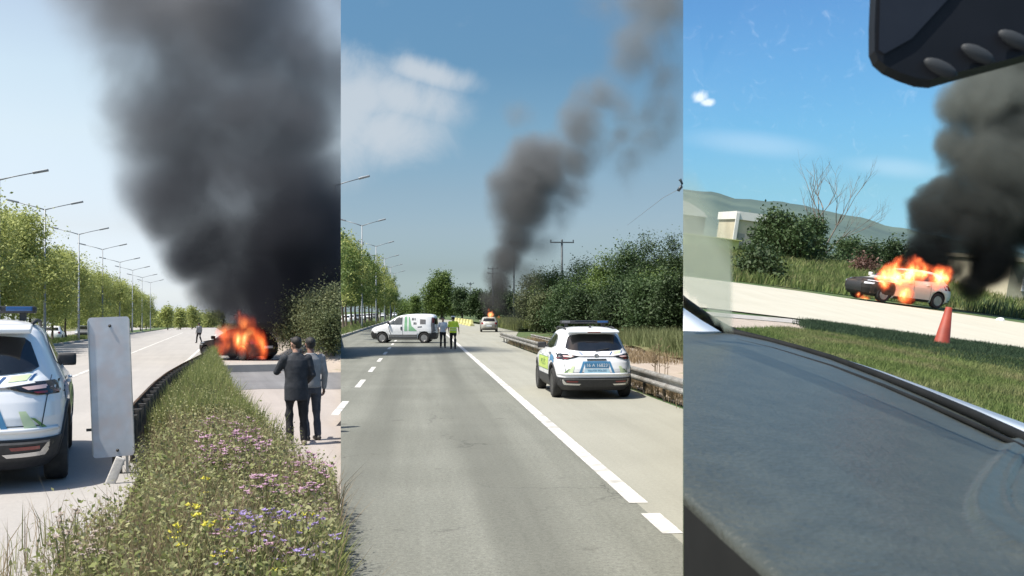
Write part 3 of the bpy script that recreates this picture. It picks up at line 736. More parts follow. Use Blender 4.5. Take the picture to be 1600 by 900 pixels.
def far_wood(F, k, px0, px1, D, top, label, mat, n=14000):
    rs = random.Random(D); bl = []
    for px in np.arange(px0, px1, 6.5):
        d_ = D * rs.uniform(.95, 1.15); hor = HOR if k == 2 else 504; h = (hor - top + rs.uniform(-4, 3)) / FPX * d_ + 2; c = P(F, px, HOR, d_)
        for z in (h * .35, h * .7): bl.append((c.x + rs.uniform(-1, 1), c.y, z, h * .38))
    pts = crown_points(bl, n, 10, .7, .3); pts = pts[mask_place(k, pts, F)]; pts = pts[pts[:, 2] > 0]
    v, f = leaf_verts(pts, .32 + .25 * rng.random(len(pts))); tag(link('far_woodland', npmesh('far_woodland', v, f), mat, F=F), label, 'woodland', kind='stuff')
far_wood(F2, 2, 600, 1062, 380, 470, 'distant belt of dark trees along the horizon of the middle picture', 'leaf_mid', 26000)
far_wood(F1, 1, 90, 345, 330, 488, 'distant belt of green trees closing the end of the left road', 'leaf_fresh', 16000)
# right place: bushes, bare tree
def bush3(px, base_py, top_py, wpx, mt, lab, seed, n=9000, leaf=.10, name='bush', cat='bush', D=None, **kw):
    if D is None: b = G(F3, px, base_py)
    else: b = P(F3, px, base_py, D)
    w = F3 @ b; d = w.y; h = (base_py - top_py) / FPX * d; cr = wpx / 2 / FPX * d
    return make_tree(name, F3, (b.x, b.y, b.z - .05), h, cr, h * .04, n, leaf, mt, trunk_h=h * .6, r0=.05 * h, label=lab, cat=cat, seed=seed, nblob=15, k=3, spread=.32, shell=.3, **kw)
bush3(1222, 432, 326, 112, 'leaf_green', 'big dark green bush right of the white building', 201, 15000, .12)
bush3(1262, 428, 335, 60, 'leaf_green', 'smaller green bush at the foot of the bare tree', 202, 8000, .12)
bush3(1185, 440, 396, 66, 'leaf_dark', 'low dark shrub below the white building', 203, 6000, .10)
bush3(1318, 436, 370, 60, 'leaf_green', 'green bush between the bare tree and the fire', 204, 8000, .11)
bush3(1356, 446, 378, 56, 'leaf_dark', 'dark bush just behind the burning bonnet', 205, 8000, .11)
bush3(1345, 450, 402, 34, 'leaf_rust', 'small reddish brown bush left of the flames', 206, 3000, .09)
bush3(1392, 452, 372, 40, 'leaf_dark', 'dark bush half hidden by the black smoke', 207, 5000, .11)
for i_, (px_, by_, tp_, w_) in enumerate([(1160, 424, 388, 44), (1290, 440, 400, 44), (1420, 452, 392, 60), (1460, 462, 410, 60), (1500, 468, 424, 60), (1540, 474, 436, 50)]):
    bush3(px_, by_, tp_, w_, ['leaf_green', 'leaf_dark'][i_ % 2], 'low bush on the slope, ' + ['left of the big dark bush', 'under the bare tree branches', 'directly behind the windscreen flames', 'behind the roof of the silver car', 'right of the silver car behind smoke', 'between the silver car and the beige house'][i_], 220 + i_, 5000, .10)
bush3(1575, 482, 428, 36, 'leaf_dark', 'thin dark bush beside the beige building on the right', 208, 4000, .10)
def bare_tree():
    b = G(F3, 1275, 425); D = (F3 @ b).y; s = D / FPX
    root = empty('bare_tree', F3, b, 0, 'leafless tree with thin grey branches above the big bush', 'tree', scale=1)
    rs = random.Random(5)
    def grow(bm, p, d, L, r, lev):
        pts = [p]; q = p.copy(); dd = d.copy()
        for i in range(4):
            dd = (dd + Vector((rs.uniform(-.13, .13), rs.uniform(-.13, .13), rs.uniform(-.02, .1)))).normalized(); q = q + dd * L / 4; pts.append(q.copy())
        tube(bm, pts, [r, r * .85, r * .7, r * .55, r * .35], 5 if lev else 7)
        if lev < 4:
            for j in range(3 if lev < 3 else 2):
                t = rs.randint(2, 4); a = (dd + Vector((rs.uniform(-.75, .75), rs.uniform(-.75, .75), rs.uniform(.0, .5)))).normalized()
                grow(bm, pts[t], a, L * rs.uniform(.5, .72), r * .5, lev + 1)
    H = (425 - 262) * s
    def f(name, x, lean, L, r):
        bm = bmesh.new(); grow(bm, Vector((x, 0, H * .1)), Vector(lean).normalized(), L, r, 0)
        me = bmesh_to(name, bm, True); link(name, me, 'twig', root)
    mk('trunk', 'twig', root, fn=lambda bm: tube(bm, [(0, 0, -.1), (.05, 0, H * .06), (0, 0, H * .14)], [.34, .26, .22], 9))
    f('branch', -.2, (-.16, 0, 1), H * .55, .15); f('branch', .1, (.02, .1, 1), H * .52, .17)
    f('branch', .2, (.42, .05, 1), H * .50, .15); f('branch', 0, (.62, -.1, .8), H * .42, .12)
bare_tree()
def bare_shoots(F, px, d, base_py, H, lab, k):
    b = P(F, px, base_py, d); rs = random.Random(px)
    root = empty('dry_weed', F, (b.x, b.y, b.z), 0, lab, 'weed')
    for i in range(7):
        x, y = rs.uniform(-.22, .22), rs.uniform(-.15, .15); L = H * rs.uniform(.6, 1)
        def f(bm):
            tube(bm, [(x, y, -.05), (x + rs.uniform(-.03, .03), y, L * .5), (x + rs.uniform(-.08, .08), y, L)], [.009, .007, .003], 5)
            for j in range(9):
                z = L * rs.uniform(.3, 1); a = rs.uniform(0, 6.28); tube(bm, [(x, y, z), (x + .07 * math.cos(a), y + .07 * math.sin(a), z + .06)], [.004, .007], 4)
        mk('stem', 'grass_dry', root, fn=f)

# ---- grass blades
def blades(pos, h, w, lean=.35, bend=.3):
    n = len(pos); a = rng.random(n) * 2 * np.pi; u = np.stack([np.cos(a), np.sin(a), np.zeros(n)], 1)
    l = rng.random(n) * 2 * np.pi; d = np.stack([np.cos(l), np.sin(l), np.zeros(n)], 1) * (lean * rng.random(n))[:, None]
    h = h[:, None]; w = (w * (.6 + .8 * rng.random(n)))[:, None]; up = np.array([0, 0, 1.])
    m = pos + (up * .55 + d * .35) * h; t = pos + (up * (.95) + d * (1 + bend)) * h
    v = np.stack([pos - u * w * .5, pos + u * w * .5, m + u * w * .42, m - u * w * .42, t], 1).reshape(-1, 3)
    i = np.arange(n)[:, None] * 5
    f = np.concatenate([i + np.array([[0, 1, 2]]), i + np.array([[0, 2, 3]]), i + np.array([[3, 2, 4]])])
    return v, f
def grass(name, F, k, pos, h, w, mat, label, lean=.35, cat='grass'):
    pos = np.asarray(pos); keep = mask_place(k, pos, F) if k else np.ones(len(pos), bool)
    v, f = blades(pos[keep], np.asarray(h)[keep], w, lean)
    return tag(link(name, npmesh(name, v, f), mat, F=F), label, cat, kind='stuff')
def clump(n, per, xf, yr, sp):
    """clumped positions; xf(y)->(lo,hi)"""
    ys = yr[0] + (yr[1] - yr[0]) * rng.random(n) ** 1.5; c = []
    for y in ys:
        lo, hi = xf(y); c.append((rng.uniform(lo, hi), y))
    c = np.repeat(np.array(c), per, 0); return c + rng.normal(size=c.shape) * sp
def clear_post(p): return p[~((p[:, 0] < -.62) & (p[:, 1] > 8.6) & (p[:, 1] < 11.7))]          # trodden spot at the sign foot
def verge_pos(n, per, yr, sp=.10, inset=0.0, bias=None):
    p = clump(n, per, (lambda y: (vx(y, -1) + inset, vx(y, 1) - inset)) if bias is None else bias, yr, sp)
    z = np.array([mound(y, (x - vx(y, -1)) / (vx(y, 1) - vx(y, -1))) if vx(y, -1) < x < vx(y, 1) else .0 for x, y in p])
    z = np.where(p[:, 0] < [vx(y, -1) for y in p[:, 1]], .3 * (p[:, 1] < 9), z)
    return clear_post(np.column_stack([p, z]))
vp = verge_pos(2300, 16, (4.5, 45)); grass('verge_grass', F1, 1, vp, rng.uniform(.12, .42, len(vp)), .009, 'grass_verge', 'tall uncut olive grass and weeds on the flowering verge')
vp = verge_pos(800, 20, (15, 46)); vp = vp[np.abs(vp[:, 0]) < 1.3]; grass('verge_grass', F1, 1, vp, rng.uniform(.3, .75, len(vp)), .014, 'grass_lush', 'bright green taller weeds at the far end of the verge')
vp = verge_pos(900, 16, (4.5, 22)); grass('dry_grass', F1, 1, vp, rng.uniform(.25, .62, len(vp)), .006, 'grass_dry', 'dry straw coloured stalks rising through the verge grass', .5)
vp = verge_pos(420, 22, (4.5, 7.6), .09, bias=lambda y: (.2, 1.6)); grass('verge_grass', F1, 1, vp, rng.uniform(.15, .42, len(vp)), .02, 'grass_lush', 'broad bright green leaves in the lower right of the verge', .6)
c = verge_pos(3600, 1, (4.5, 40)); c[:, 2] += rng.uniform(.02, .30, len(c)); cs = np.repeat(c, 20, 0) + rng.normal(size=(len(c) * 20, 3)) * np.array([.06, .06, .09]) + np.array([0, 0, .12]); cs = cs[mask_place(1, cs, F1, -.004)]; cs = cs[cs[:, 0] > np.interp(cs[:, 1], [4, 8, 12, 18, 23, 29, 36, 46], [-1.15, -1.05, -.8, -.83, -.75, -.57, -.23, .2])]
v, f = leaf_verts(cs, .013 + .012 * rng.random(len(cs))); tag(link('verge_weeds', npmesh('verge_weeds', v, f), 'grass_verge', F=F1), 'small leafy olive weeds filling the verge between the grass', 'weeds', kind='stuff')
c = verge_pos(550, 1, (4.5, 34)); c[:, 2] += rng.uniform(.02, .25, len(c)); cs = np.repeat(c, 20, 0) + rng.normal(size=(len(c) * 20, 3)) * np.array([.07, .07, .10]) + np.array([0, 0, .15]); cs = cs[mask_place(1, cs, F1, -.004)]; cs = cs[cs[:, 0] > np.interp(cs[:, 1], [4, 8, 12, 18, 23, 29, 36, 46], [-1.15, -1.05, -.8, -.83, -.75, -.57, -.23, .2])]
v, f = leaf_verts(cs, .014 + .014 * rng.random(len(cs))); tag(link('verge_weeds', npmesh('verge_weeds', v, f), 'grass_lush', F=F1), 'greener broad leafed weeds mixed into the flowering verge', 'weeds', kind='stuff')
# middle grass
def ppos(n, per, x0, x1, y0, y1, sp, z=0): 
    c = np.column_stack([rng.uniform(x0, x1, n), rng.uniform(y0, y1, n)]); c = np.repeat(c, per, 0) + rng.normal(size=(n * per, 2)) * sp
    return np.column_stack([c, np.full(len(c), z)])
gp = ppos(2600, 16, 9.7, 17, 36, 72, .22, .15); gp = gp[gp[:, 0] > 9.7 + (gp[:, 1] - 36) * .055]; grass('tall_grass', F2, 2, gp, rng.uniform(.3, 1.15, len(gp)), .035, 'grass_bank', 'tall pale green grass between the pavement and the wooded bank')
gp = ppos(1100, 16, 9.7, 17, 36, 72, .22, .15); gp = gp[gp[:, 0] > 9.9 + (gp[:, 1] - 36) * .055]; grass('tall_grass', F2, 2, gp, rng.uniform(.4, 1.3, len(gp)), .03, 'grass_bank', 'dry olive stalks among the tall grass by the wooded bank')
gp = ppos(700, 12, 5.4, 6.0, 17, 62, .1, .05); grass('dry_weeds', F2, 2, gp, rng.uniform(.08, .34, len(gp)), .012, 'grass_dry', 'dry weeds growing along the foot of the guardrail', .7)
gp = ppos(500, 12, 6.5, 9.5, 34, 62, .3, .15); grass('dry_weeds', F2, 2, gp, rng.uniform(.1, .45, len(gp)), .02, 'grass_dry', 'low brownish weeds behind the far end of the guardrail', .7)
gp = ppos(1200, 14, -11, -6.3, 66, 160, .3, .16); grass('median_grass', F2, 2, gp, rng.uniform(.1, .45, len(gp)), .04, 'grass_hill', 'dark green grass under the row of trees left of the middle road')
gp = ppos(900, 14, 6.2, 14, 98, 150, .4, .0); gp = gp[gp[:, 0] > 9.6]; grass('tall_grass', F2, 2, gp, rng.uniform(.5, 1.4, len(gp)), .06, 'grass_lush', 'pale grass behind the burning hatchback in the middle picture')
bare_shoots(F2, 1030, 24.5, 592, .95, 'tuft of bare brown stems rising beside the guardrail', 2)
# left median undergrowth
gp = ppos(900, 14, -14.8, -11.3, 50, 130, .3, .44); grass('median_grass', F1, 1, gp, rng.uniform(.1, .4, len(gp)), .04, 'grass_hill', 'grass under the fresh green median trees')
# right place grass
def hill_pos(n, per, quad, sp):
    """scatter inside an image quad projected on the slope: quad = far-left, far-right, near-right, near-left"""
    q = [np.array(g3(*p)) for p in quad]; s, t = rng.random(n), rng.random(n) ** .8
    c = ((1 - s) * (1 - t))[:, None] * q[3] + (s * (1 - t))[:, None] * q[2] + (s * t)[:, None] * q[1] + ((1 - s) * t)[:, None] * q[0]
    c = np.repeat(c, per, 0) + rng.normal(size=(n * per, 2)) * sp
    return np.column_stack([c, np.zeros(len(c))])
gp = hill_pos(6500, 16, [(1235, 519), (1640, 575), (1640, 720), (1150, 522)], .10); grass('roadside_grass', F3, 3, gp, rng.uniform(.04, .14, len(gp)), .011, 'grass_hill', 'green grass strip between the dashboard and the cream road', .5)
gp = hill_pos(4600, 16, [(1262, 506), (1640, 556), (1640, 600), (1275, 520)], .12); grass('shaded_ground_cover', F3, 3, gp, rng.uniform(.05, .16, len(gp)), .013, 'grass_hill_dark', 'dark low ground cover along the near edge of the cream road', .5, 'ground cover')  # strip of darker blades beside the road
gp = hill_pos(1500, 12, [(1100, 420), (1420, 440), (1420, 474), (1100, 434)], .4); grass('far_verge_grass', F3, 3, gp, rng.uniform(.2, .7, len(gp)), .05, 'grass_hill', 'green verge grass on the far side of the cream road', .5)
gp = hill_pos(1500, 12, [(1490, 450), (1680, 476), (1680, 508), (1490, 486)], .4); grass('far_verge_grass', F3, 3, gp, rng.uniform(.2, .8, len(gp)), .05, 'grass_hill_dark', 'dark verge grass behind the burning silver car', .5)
gp = ppos(2600, 14, 6, 32, 46.5, 80, .35); gp[:, 2] = [bank3(x, y) for x, y in gp[:, :2]]; grass('slope_grass', F3, 3, gp, rng.uniform(.15, .55, len(gp)), .05, 'grass_hill', 'rough green grass on the slope behind the cream road', .5)
# ---- wildflowers (individuals)
def flower_proto(name, petal, label, group, heads, hh, rad):
    root = empty(name, F1, (0, 0, 0), 0, label, 'wildflower', group); rs = random.Random(len(name) + heads)
    bs = bmesh.new(); hv = []
    for i in range(heads):
        a = rs.uniform(0, 6.28); L = hh * rs.uniform(.7, 1.05); tip = Vector((.11 * math.cos(a) * rs.uniform(.2, 1), .11 * math.sin(a) * rs.uniform(.2, 1), L))
        tube(bs, [(0, 0, -.06), (tip.x * .3, tip.y * .3, L * .5), tip], [.005, .004, .003], 4); hv.append(tip)
        for j in range(3):
            z = L * rs.uniform(.2, .7); b = rs.uniform(0, 6.28); p = Vector((tip.x * .4, tip.y * .4, z)); q = p + Vector((math.cos(b), math.sin(b), .5)) * .07
            s = Vector((-math.sin(b), math.cos(b), 0)) * .012
            bs.faces.new([bs.verts.new(x) for x in (p, (p + q) / 2 + s, q, (p + q) / 2 - s)])
    link('stem', bmesh_to('stem', bs), 'grass_verge', root)
    bp = bmesh.new(); tip = Vector((0, 0, 0))
    for j in range(7):
        b = j * 6.28 / 7 + rs.uniform(-.2, .2); o = Vector((math.cos(b), math.sin(b), rs.uniform(.1, .8))) * rad; s = Vector((-math.sin(b), math.cos(b), 0)) * rad * .42
        bp.faces.new([bp.verts.new(x) for x in (tip, tip + o * .6 + s, tip + o, tip + o * .6 - s)])
    bmesh.ops.create_icosphere(bp, subdivisions=1, radius=rad * .35)
    bmesh.ops.remove_doubles(bp, verts=bp.verts, dist=rad * .36)
    hm = bmesh_to('flower_head', bp); hm.materials.append(M[petal])
    for t_ in hv:
        ho = bpy.data.objects.new('flower_head', hm); COL.objects.link(ho); ho.parent = root; ho.matrix_local = T(t_) @ rot(rs.uniform(0, 360), 'Z')
    return root
kinds = {'pink': ('petal_pink', 'pale pink wildflower on a thin stem, one of many on the verge', 'pink wildflowers on the verge', 4, .52, .034),
         'lilac': ('petal_lilac', 'lilac wildflower in the lower right of the verge', 'lilac wildflowers on the verge', 4, .40, .028),
         'yellow': ('petal_yellow', 'small bright yellow wildflower low in the verge', 'yellow wildflowers on the verge', 2, .34, .022),
         'white': ('petal_white', 'withered pale flower head beside the sign foot', 'pale flowers by the sign', 4, .42, .024)}
zones = [('pink', 66, (310, 420), (670, 770), 9.5), ('pink', 40, (390, 510), (730, 840), 7.8), ('pink', 16, (340, 450), (820, 880), 6.6), ('white', 18, (90, 210), (790, 880), 6.6),
         ('lilac', 34, (355, 500), (790, 880), 6.6), ('lilac', 8, (470, 520), (800, 870), 6.2), ('yellow', 30, (250, 480), (780, 890), 6.4), ('yellow', 5, (300, 340), (735, 800), 7.6), ('pink', 22, (320, 400), (650, 700), 11.5), ('pink', 14, (430, 520), (700, 760), 9.0)]
first = {}
for kd, n, xr, yr, d in zones:
    pt, lab, grp, hd, hh, rad = kinds[kd]
    for i in range(n):
        px, py = rng.uniform(*xr), rng.uniform(*yr); hp = P(F1, px, py, d + rng.uniform(-.7, .7) + (880 - py) * .006)
        t = (hp.x - vx(hp.y, -1)) / (vx(hp.y, 1) - vx(hp.y, -1)); gz = mound(hp.y, t) if 0 < t < 1 else .02
        s = max(.55, min(1.5, (hp.z - gz) / hh))
        if not in_place(1, F1 @ hp): continue
        if kd not in first:
            first[kd] = flower_proto('wildflower', pt, lab, grp, hd, hh, rad); r = first[kd]; r.matrix_world = F1 @ T((hp.x, hp.y, gz)) @ Matrix.Scale(s, 4)
        else: copy_tree(first[kd], F1, (hp.x, hp.y, gz), rng.uniform(0, 360), scale=(1, 1, s))
# ================================================================== VEHICLES
class Body:
    """plan-view contour stacked over z: front y, rear y, half width and squareness as tables over z"""
    def __init__(s, tab, wheels, wr, track):
        t = np.array(tab, float); s.z = t[:, 0]; s.t = t; s.wheels = wheels; s.wr = wr; s.track = track
    def at(s, z):
        return [float(np.interp(z, s.z, s.t[:, i])) for i in range(1, 5)]      # yf, yr, w, n
    def x(s, y, z):
        yf, yr, w, n = s.at(z); yc, hl = (yf + yr) / 2, (yf - yr) / 2
        a = min(.9995, abs((y - yc) / hl)); return w * (1 - a ** n) ** (1 / n)
    def y(s, x, z, front=False):
        yf, yr, w, n = s.at(z); yc, hl = (yf + yr) / 2, (yf - yr) / 2
        a = min(.9995, abs(x / w)); d = hl * (1 - a ** n) ** (1 / n); return yc + d if front else yc - d
    def shell(s, z0, z1, grow=0.0, seg=88, dz=.028):
        zs = sorted(set([z0, z1] + [z for z in s.z if z0 < z < z1] + list(np.arange(z0, z1, dz)[1:])))
        zs = [z for i, z in enumerate(zs) if i == 0 or z - zs[i - 1] > .004 or z == z1]
        bm = bmesh.new(); rings = []
        for z in zs:
            yf, yr, w, n = s.at(z); w += grow; yf += grow; yr -= grow; yc, hl = (yf + yr) / 2, (yf - yr) / 2
            ring = []
            for k in range(seg):
                a = 2 * math.pi * (k + .5) / seg; c, q = math.cos(a), math.sin(a)
                r = (abs(c / w) ** n + abs(q / hl) ** n) ** (-1 / n)
                # even out the spacing: project direction of an ellipse
                c2, q2 = c * w, q * hl; L = (abs(c2 / w) ** n + abs(q2 / hl) ** n) ** (-1 / n)
                ring.append(bm.verts.new((c2 * L, yc + q2 * L, z)))
            rings.append(ring)
        for a, b in zip(rings, rings[1:]):
            for k in range(seg): bm.faces.new((a[k], a[(k + 1) % seg], b[(k + 1) % seg], b[k]))
        bm.faces.new(rings[0][::-1]); bm.faces.new(rings[-1])
        bmesh.ops.recalc_face_normals(bm, faces=bm.faces)
        return bm
    def cut_wheels(s, me, r):
        """subtract the wheel wells"""
        o = bpy.data.objects.new('tmp', me); COL.objects.link(o)
        me.materials.append(M['plastic_dark'])
        bm = bmesh.new()
        for y in s.wheels:
            for sd in (-1, 1):
                bmesh.ops.create_cone(bm, cap_ends=True, segments=36, radius1=r, radius2=r, depth=.56, matrix=T((sd * (s.track + .14), y, s.wr + .015)) @ rot(90, 'Y'))
        for f in bm.faces: f.material_index = 1
        cme = bmesh_to('tmp2', bm); cme.materials.append(M['plastic_dark']); cme.materials.append(M['plastic_dark'])
        c = bpy.data.objects.new('tmp2', cme); COL.objects.link(c)
        md = o.modifiers.new('b', 'BOOLEAN'); md.operation = 'DIFFERENCE'; md.solver = 'EXACT'; md.object = c
        bpy.context.view_layer.update()
        out = evaluated(o); bpy.data.objects.remove(o); bpy.data.objects.remove(c)
        for p in out.polygons: p.use_smooth = p.material_index == 0
        return out
    def patch(s, name, face, poly, mat, parent, off=.006, both=False, step=.07, thick=.0):
        """panel lying on the body: polygon (y,z) on a side, (x,z) on rear/front"""
        res = []
        for sd in ((1, -1) if both else (1,)):
            bm = bmesh.new(); f = bm.faces.new([bm.verts.new((p[0], 0, p[1])) for p in poly])
            us = [p[0] for p in poly]; vs = [p[1] for p in poly]
            for a in np.arange(min(us), max(us), step)[1:]: bmesh.ops.bisect_plane(bm, geom=bm.verts[:] + bm.edges[:] + bm.faces[:], plane_co=(a, 0, 0), plane_no=(1, 0, 0))
            for a in np.arange(min(vs), max(vs), step)[1:]: bmesh.ops.bisect_plane(bm, geom=bm.verts[:] + bm.edges[:] + bm.faces[:], plane_co=(0, 0, a), plane_no=(0, 0, 1))
            bmesh.ops.triangulate(bm, faces=[f for f in bm.faces if len(f.verts) > 4])
            base = {v: (v.co.x, v.co.z) for v in bm.verts}
            def place(u, z, o):
                if face == 'left': return (-s.x(u, z) - o, u, z)
                if face == 'right': return (s.x(u, z) + o, u, z)
                if face == 'rear': return (u * sd, s.y(u, z) - o, z)
                if face == 'front': return (u * sd, s.y(u, z, True) + o, z)
            if thick:
                r = bmesh.ops.extrude_face_region(bm, geom=bm.faces[:]); nv = set(g for g in r['geom'] if isinstance(g, bmesh.types.BMVert))
            else: nv = None
            for v in bm.verts:
                u, z = v.co.x, v.co.z
                o = off if (nv is None or v in nv) else off - thick
                v.co = place(u, z, o)
            bmesh.ops.recalc_face_normals(bm, faces=bm.faces)
            if not thick:
                # orient outwards
                want = {'left': Vector((-1, 0, 0)), 'right': Vector((1, 0, 0)), 'rear': Vector((0, -1, 0)), 'front': Vector((0, 1, 0))}[face]
                if sum((f.normal.dot(want) for f in bm.faces)) < 0: bmesh.ops.reverse_faces(bm, faces=bm.faces)
            res.append(link(name, bmesh_to(name, bm, True), mat, parent))
        return res
def sides(B, name, poly, mat, root, **kw):
    return B.patch(name, 'left', poly, mat, root, **kw) + B.patch(name, 'right', poly, mat, root, **kw)
WHEELS = {}
def wheel(parent, x, y, r, style='rim', wd=.22):
    key = (r, style)
    if key not in WHEELS:
        bm = bmesh.new(); lathe(bm, [(r * .62, -wd / 2), (r * .9, -wd / 2), (r * .97, -wd * .42), (r, -wd * .25), (r, wd * .25), (r * .97, wd * .42), (r * .9, wd / 2), (r * .62, wd / 2), (r * .60, wd * .3), (r * .60, -wd * .3), (r * .62, -wd / 2)], 36, 'X')
        ty = bmesh_to('tyre', bm, True); ty.materials.append(M['rubber'])
        bm = bmesh.new(); lathe(bm, [(r * .63, wd * .47), (r * .60, wd * .50), (r * .56, wd * .44), (r * .54, wd * .12), (.0001, wd * .10)], 30, 'X')
        for k in range(5):
            for d in (-.13, .13):
                a = 2 * math.pi * k / 5 + d
                c = Vector((wd * .36, math.cos(a) * r * .34, math.sin(a) * r * .34)); box(bm, c, (wd * .18, r * .50, r * .085), Matrix.Rotation(a, 3, 'X'), .004)
        lathe(bm, [(.0001, wd * .5), (r * .13, wd * .48), (r * .15, wd * .3)], 14, 'X')
        rm = bmesh_to('rim', bm); rm.materials.append(M[style])
        WHEELS[key] = (ty, rm)
    ty, rm = WHEELS[key]
    w = bpy.data.objects.new('wheel', ty); COL.objects.link(w); w.parent = parent
    w.matrix_local = T((x, y, r)) @ (rot(180, 'Z') if x < 0 else Matrix.Identity(4))
    q = bpy.data.objects.new('rim', rm); COL.objects.link(q); q.parent = w
    return w
def mirror(B, root, y, z, mat, s=1):
    for sd in (-1, 1):
        def f(bm):
            x = B.x(y, z) * sd; vs = box(bm, (x + sd * .13, y, z + .05), (.20 * s, .11, .15), None, .035); box(bm, (x + sd * .02, y, z - .01), (.12, .05, .04))
        mk('mirror', mat, root, smooth=True, fn=f)

SUV = Body([  # z, y front, y rear, half width, squareness
    (.20, 2.02, -2.02, .80, 5), (.30, 2.14, -2.14, .885, 5), (.48, 2.19, -2.20, .915, 5.2), (.70, 2.20, -2.19, .922, 5.4), (.84, 2.16, -2.16, .918, 5.2),
    (.94, 2.02, -2.13, .905, 4.8), (1.0, 1.72, -2.10, .885, 4.6), (1.05, 1.25, -2.05, .862, 4.4), (1.09, 1.05, -2.00, .842, 4.3), (1.14, .95, -1.955, .820, 4.3),
    (1.30, .62, -1.80, .752, 4.4), (1.45, .26, -1.64, .690, 4.6), (1.52, .05, -1.56, .655, 4.6), (1.57, -.15, -1.50, .60, 4.2), (1.605, -.40, -1.36, .50, 3.6), (1.625, -.60, -1.15, .36, 3), (1.632, -.75, -1.0, .2, 2.6)],
    (1.33, -1.32), .345, .81)
def suv(label, F, loc, rz, group, scale=1):
    root = empty('police_car', F, loc, rz, label, 'police car', group, scale=scale); B = SUV
    me = bmesh_to('body', B.shell(.46, 1.632)); me.materials.append(M['car_white'])
    link('body', B.cut_wheels(me, .405), None, root)
    me = bmesh_to('lower_cladding', B.shell(.20, .50, .012)); me.materials.append(M['plastic_dark'])
    link('lower_cladding', B.cut_wheels(me, .400), None, root)
    # wheel arch lips
    for y in B.wheels:
        for sd in (-1, 1):
            bm = bmesh.new()
            rings = []
            for k in range(25):
                a = math.pi * (k / 24) * 1.10 - .157
                rr = []
                for (r, o) in ((.400, -.02), (.402, .016), (.452, .014), (.456, -.01)):
                    yy, zz = y + r * math.cos(a), B.wr + .015 + r * math.sin(a); zz = max(zz, .22); rr.append(bm.verts.new((sd * (B.x(yy, zz) + o), yy, zz)))
                rings.append(rr)
            for p, q in zip(rings, rings[1:]):
                for j in range(3): bm.faces.new((p[j], p[j + 1], q[j + 1], q[j]))
            bmesh.ops.recalc_face_normals(bm, faces=bm.faces); link('wheel_arch_trim', bmesh_to('wheel_arch_trim', bm, True), 'plastic_dark', root)
    # glass
    B.patch('rear_window', 'rear', [(-.66, 1.165), (-.60, 1.125), (-.3, 1.095), (.3, 1.095), (.60, 1.125), (.66, 1.165), (.635, 1.24), (.575, 1.40), (.52, 1.445), (.3, 1.465), (-.3, 1.465), (-.52, 1.445), (-.575, 1.40), (-.635, 1.24)], 'glass_dark', root, off=.012)
    def wip(bm):
        a = Vector((0, B.y(0, 1.10) - .03, 1.10)); b = Vector((.33, B.y(.33, 1.15) - .03, 1.15)); tube(bm, [a, b], [.012, .008], 6)
    mk('rear_wiper', 'plastic_dark', root, fn=wip)
    B.patch('windscreen', 'front', [(-.66, 1.13), (.66, 1.13), (.56, 1.50), (-.56, 1.50)], 'glass_dark', root, off=.01)
    sides(B, 'front_door_window', [(.86, 1.12), (.05, 1.125), (.02, 1.49), (-.02, 1.50), (.10, 1.495), (.35, 1.40)][:2] + [(.02, 1.485), (.12, 1.47), (.45, 1.32)], 'glass_dark', root, off=.008)
    sides(B, 'rear_door_window', [(-.02, 1.125), (-.78, 1.135), (-.86, 1.20), (-.74, 1.46), (-.05, 1.487)], 'glass_dark', root, off=.008)
    sides(B, 'quarter_window', [(-.86, 1.145), (-1.22, 1.20), (-1.10, 1.36), (-.93, 1.43), (-.80, 1.45)], 'glass_dark', root, off=.008)
    # black roof rail & spoiler
    mk('roof_spoiler', 'car_white', root, smooth=True, fn=lambda bm: [box(bm, (0, -1.66, 1.535), (1.18, .34, .055), rot(8, 'X').to_3x3(), .02)])
    mk('spoiler_lamp', 'lamp_red', root, fn=lambda bm: box(bm, (0, -1.835, 1.515), (.30, .02, .02)))
    for sd in (-1, 1):
        mk('roof_rail', 'plastic_dark', root, smooth=True, fn=lambda bm: tube(bm, [(sd * .60, .0, 1.56), (sd * .60, -.2, 1.615), (sd * .60, -.9, 1.62), (sd * .58, -1.32, 1.585)], .018, 8))
    # light bar on feet
    bar = mk('light_bar', 'plastic_dark', root, fn=lambda bm: [box(bm, (0, -.55, 1.735), (1.16, .30, .075), None, .025)])
    def lens(x, w, m):
        o = mk('light_bar_lens', m, bar, fn=lambda bm: box(bm, (x, -.55, 1.742), (w, .315, .05), None, .015)); return o
    lens(-.47, .20, 'plastic_grey'); lens(.0, .5, 'glass_dark'); lens(.42, .26, 'blue')
    for sd in (-1, 1): mk('light_bar_foot', 'plastic_dark', bar, fn=lambda bm: box(bm, (sd * .45, -.55, 1.665), (.06, .2, .10)))
    mk('aerial', 'plastic_dark', root, smooth=True, fn=lambda bm: tube(bm, [(0, -1.25, 1.60), (0, -1.33, 1.655), (0, -1.42, 1.665)], [.035, .02, .004], 6))
    # tail lights: dark wrap-around units with a clear bar inside
    tl = [(.38, .985), (.60, 1.015), (.84, 1.035), (.893, 1.03), (.90, .90), (.80, .905), (.66, .905), (.46, .955)]
    for o in B.patch('tail_light', 'rear', tl, 'glass_dark', root, off=.012, both=True, step=.05, thick=.012): pass
    B.patch('tail_light_lens', 'rear', [(.52, .985), (.78, 1.005), (.78, .968), (.58, .955)], 'lamp_pink', root, off=.017, both=True, step=.05)
    B.patch('tail_light_lens', 'rear', [(.62, .938), (.85, .945), (.85, .920), (.66, .92)], 'lamp_red', root, off=.017, both=True, step=.05)
    sides(B, 'tail_light_side', [(-1.98, 1.03), (-1.72, 1.035), (-1.66, 1.015), (-1.95, .955), (-1.80, .93), (-1.97, .90), (-2.03, .92)], 'glass_dark', root, off=.010, step=.05)
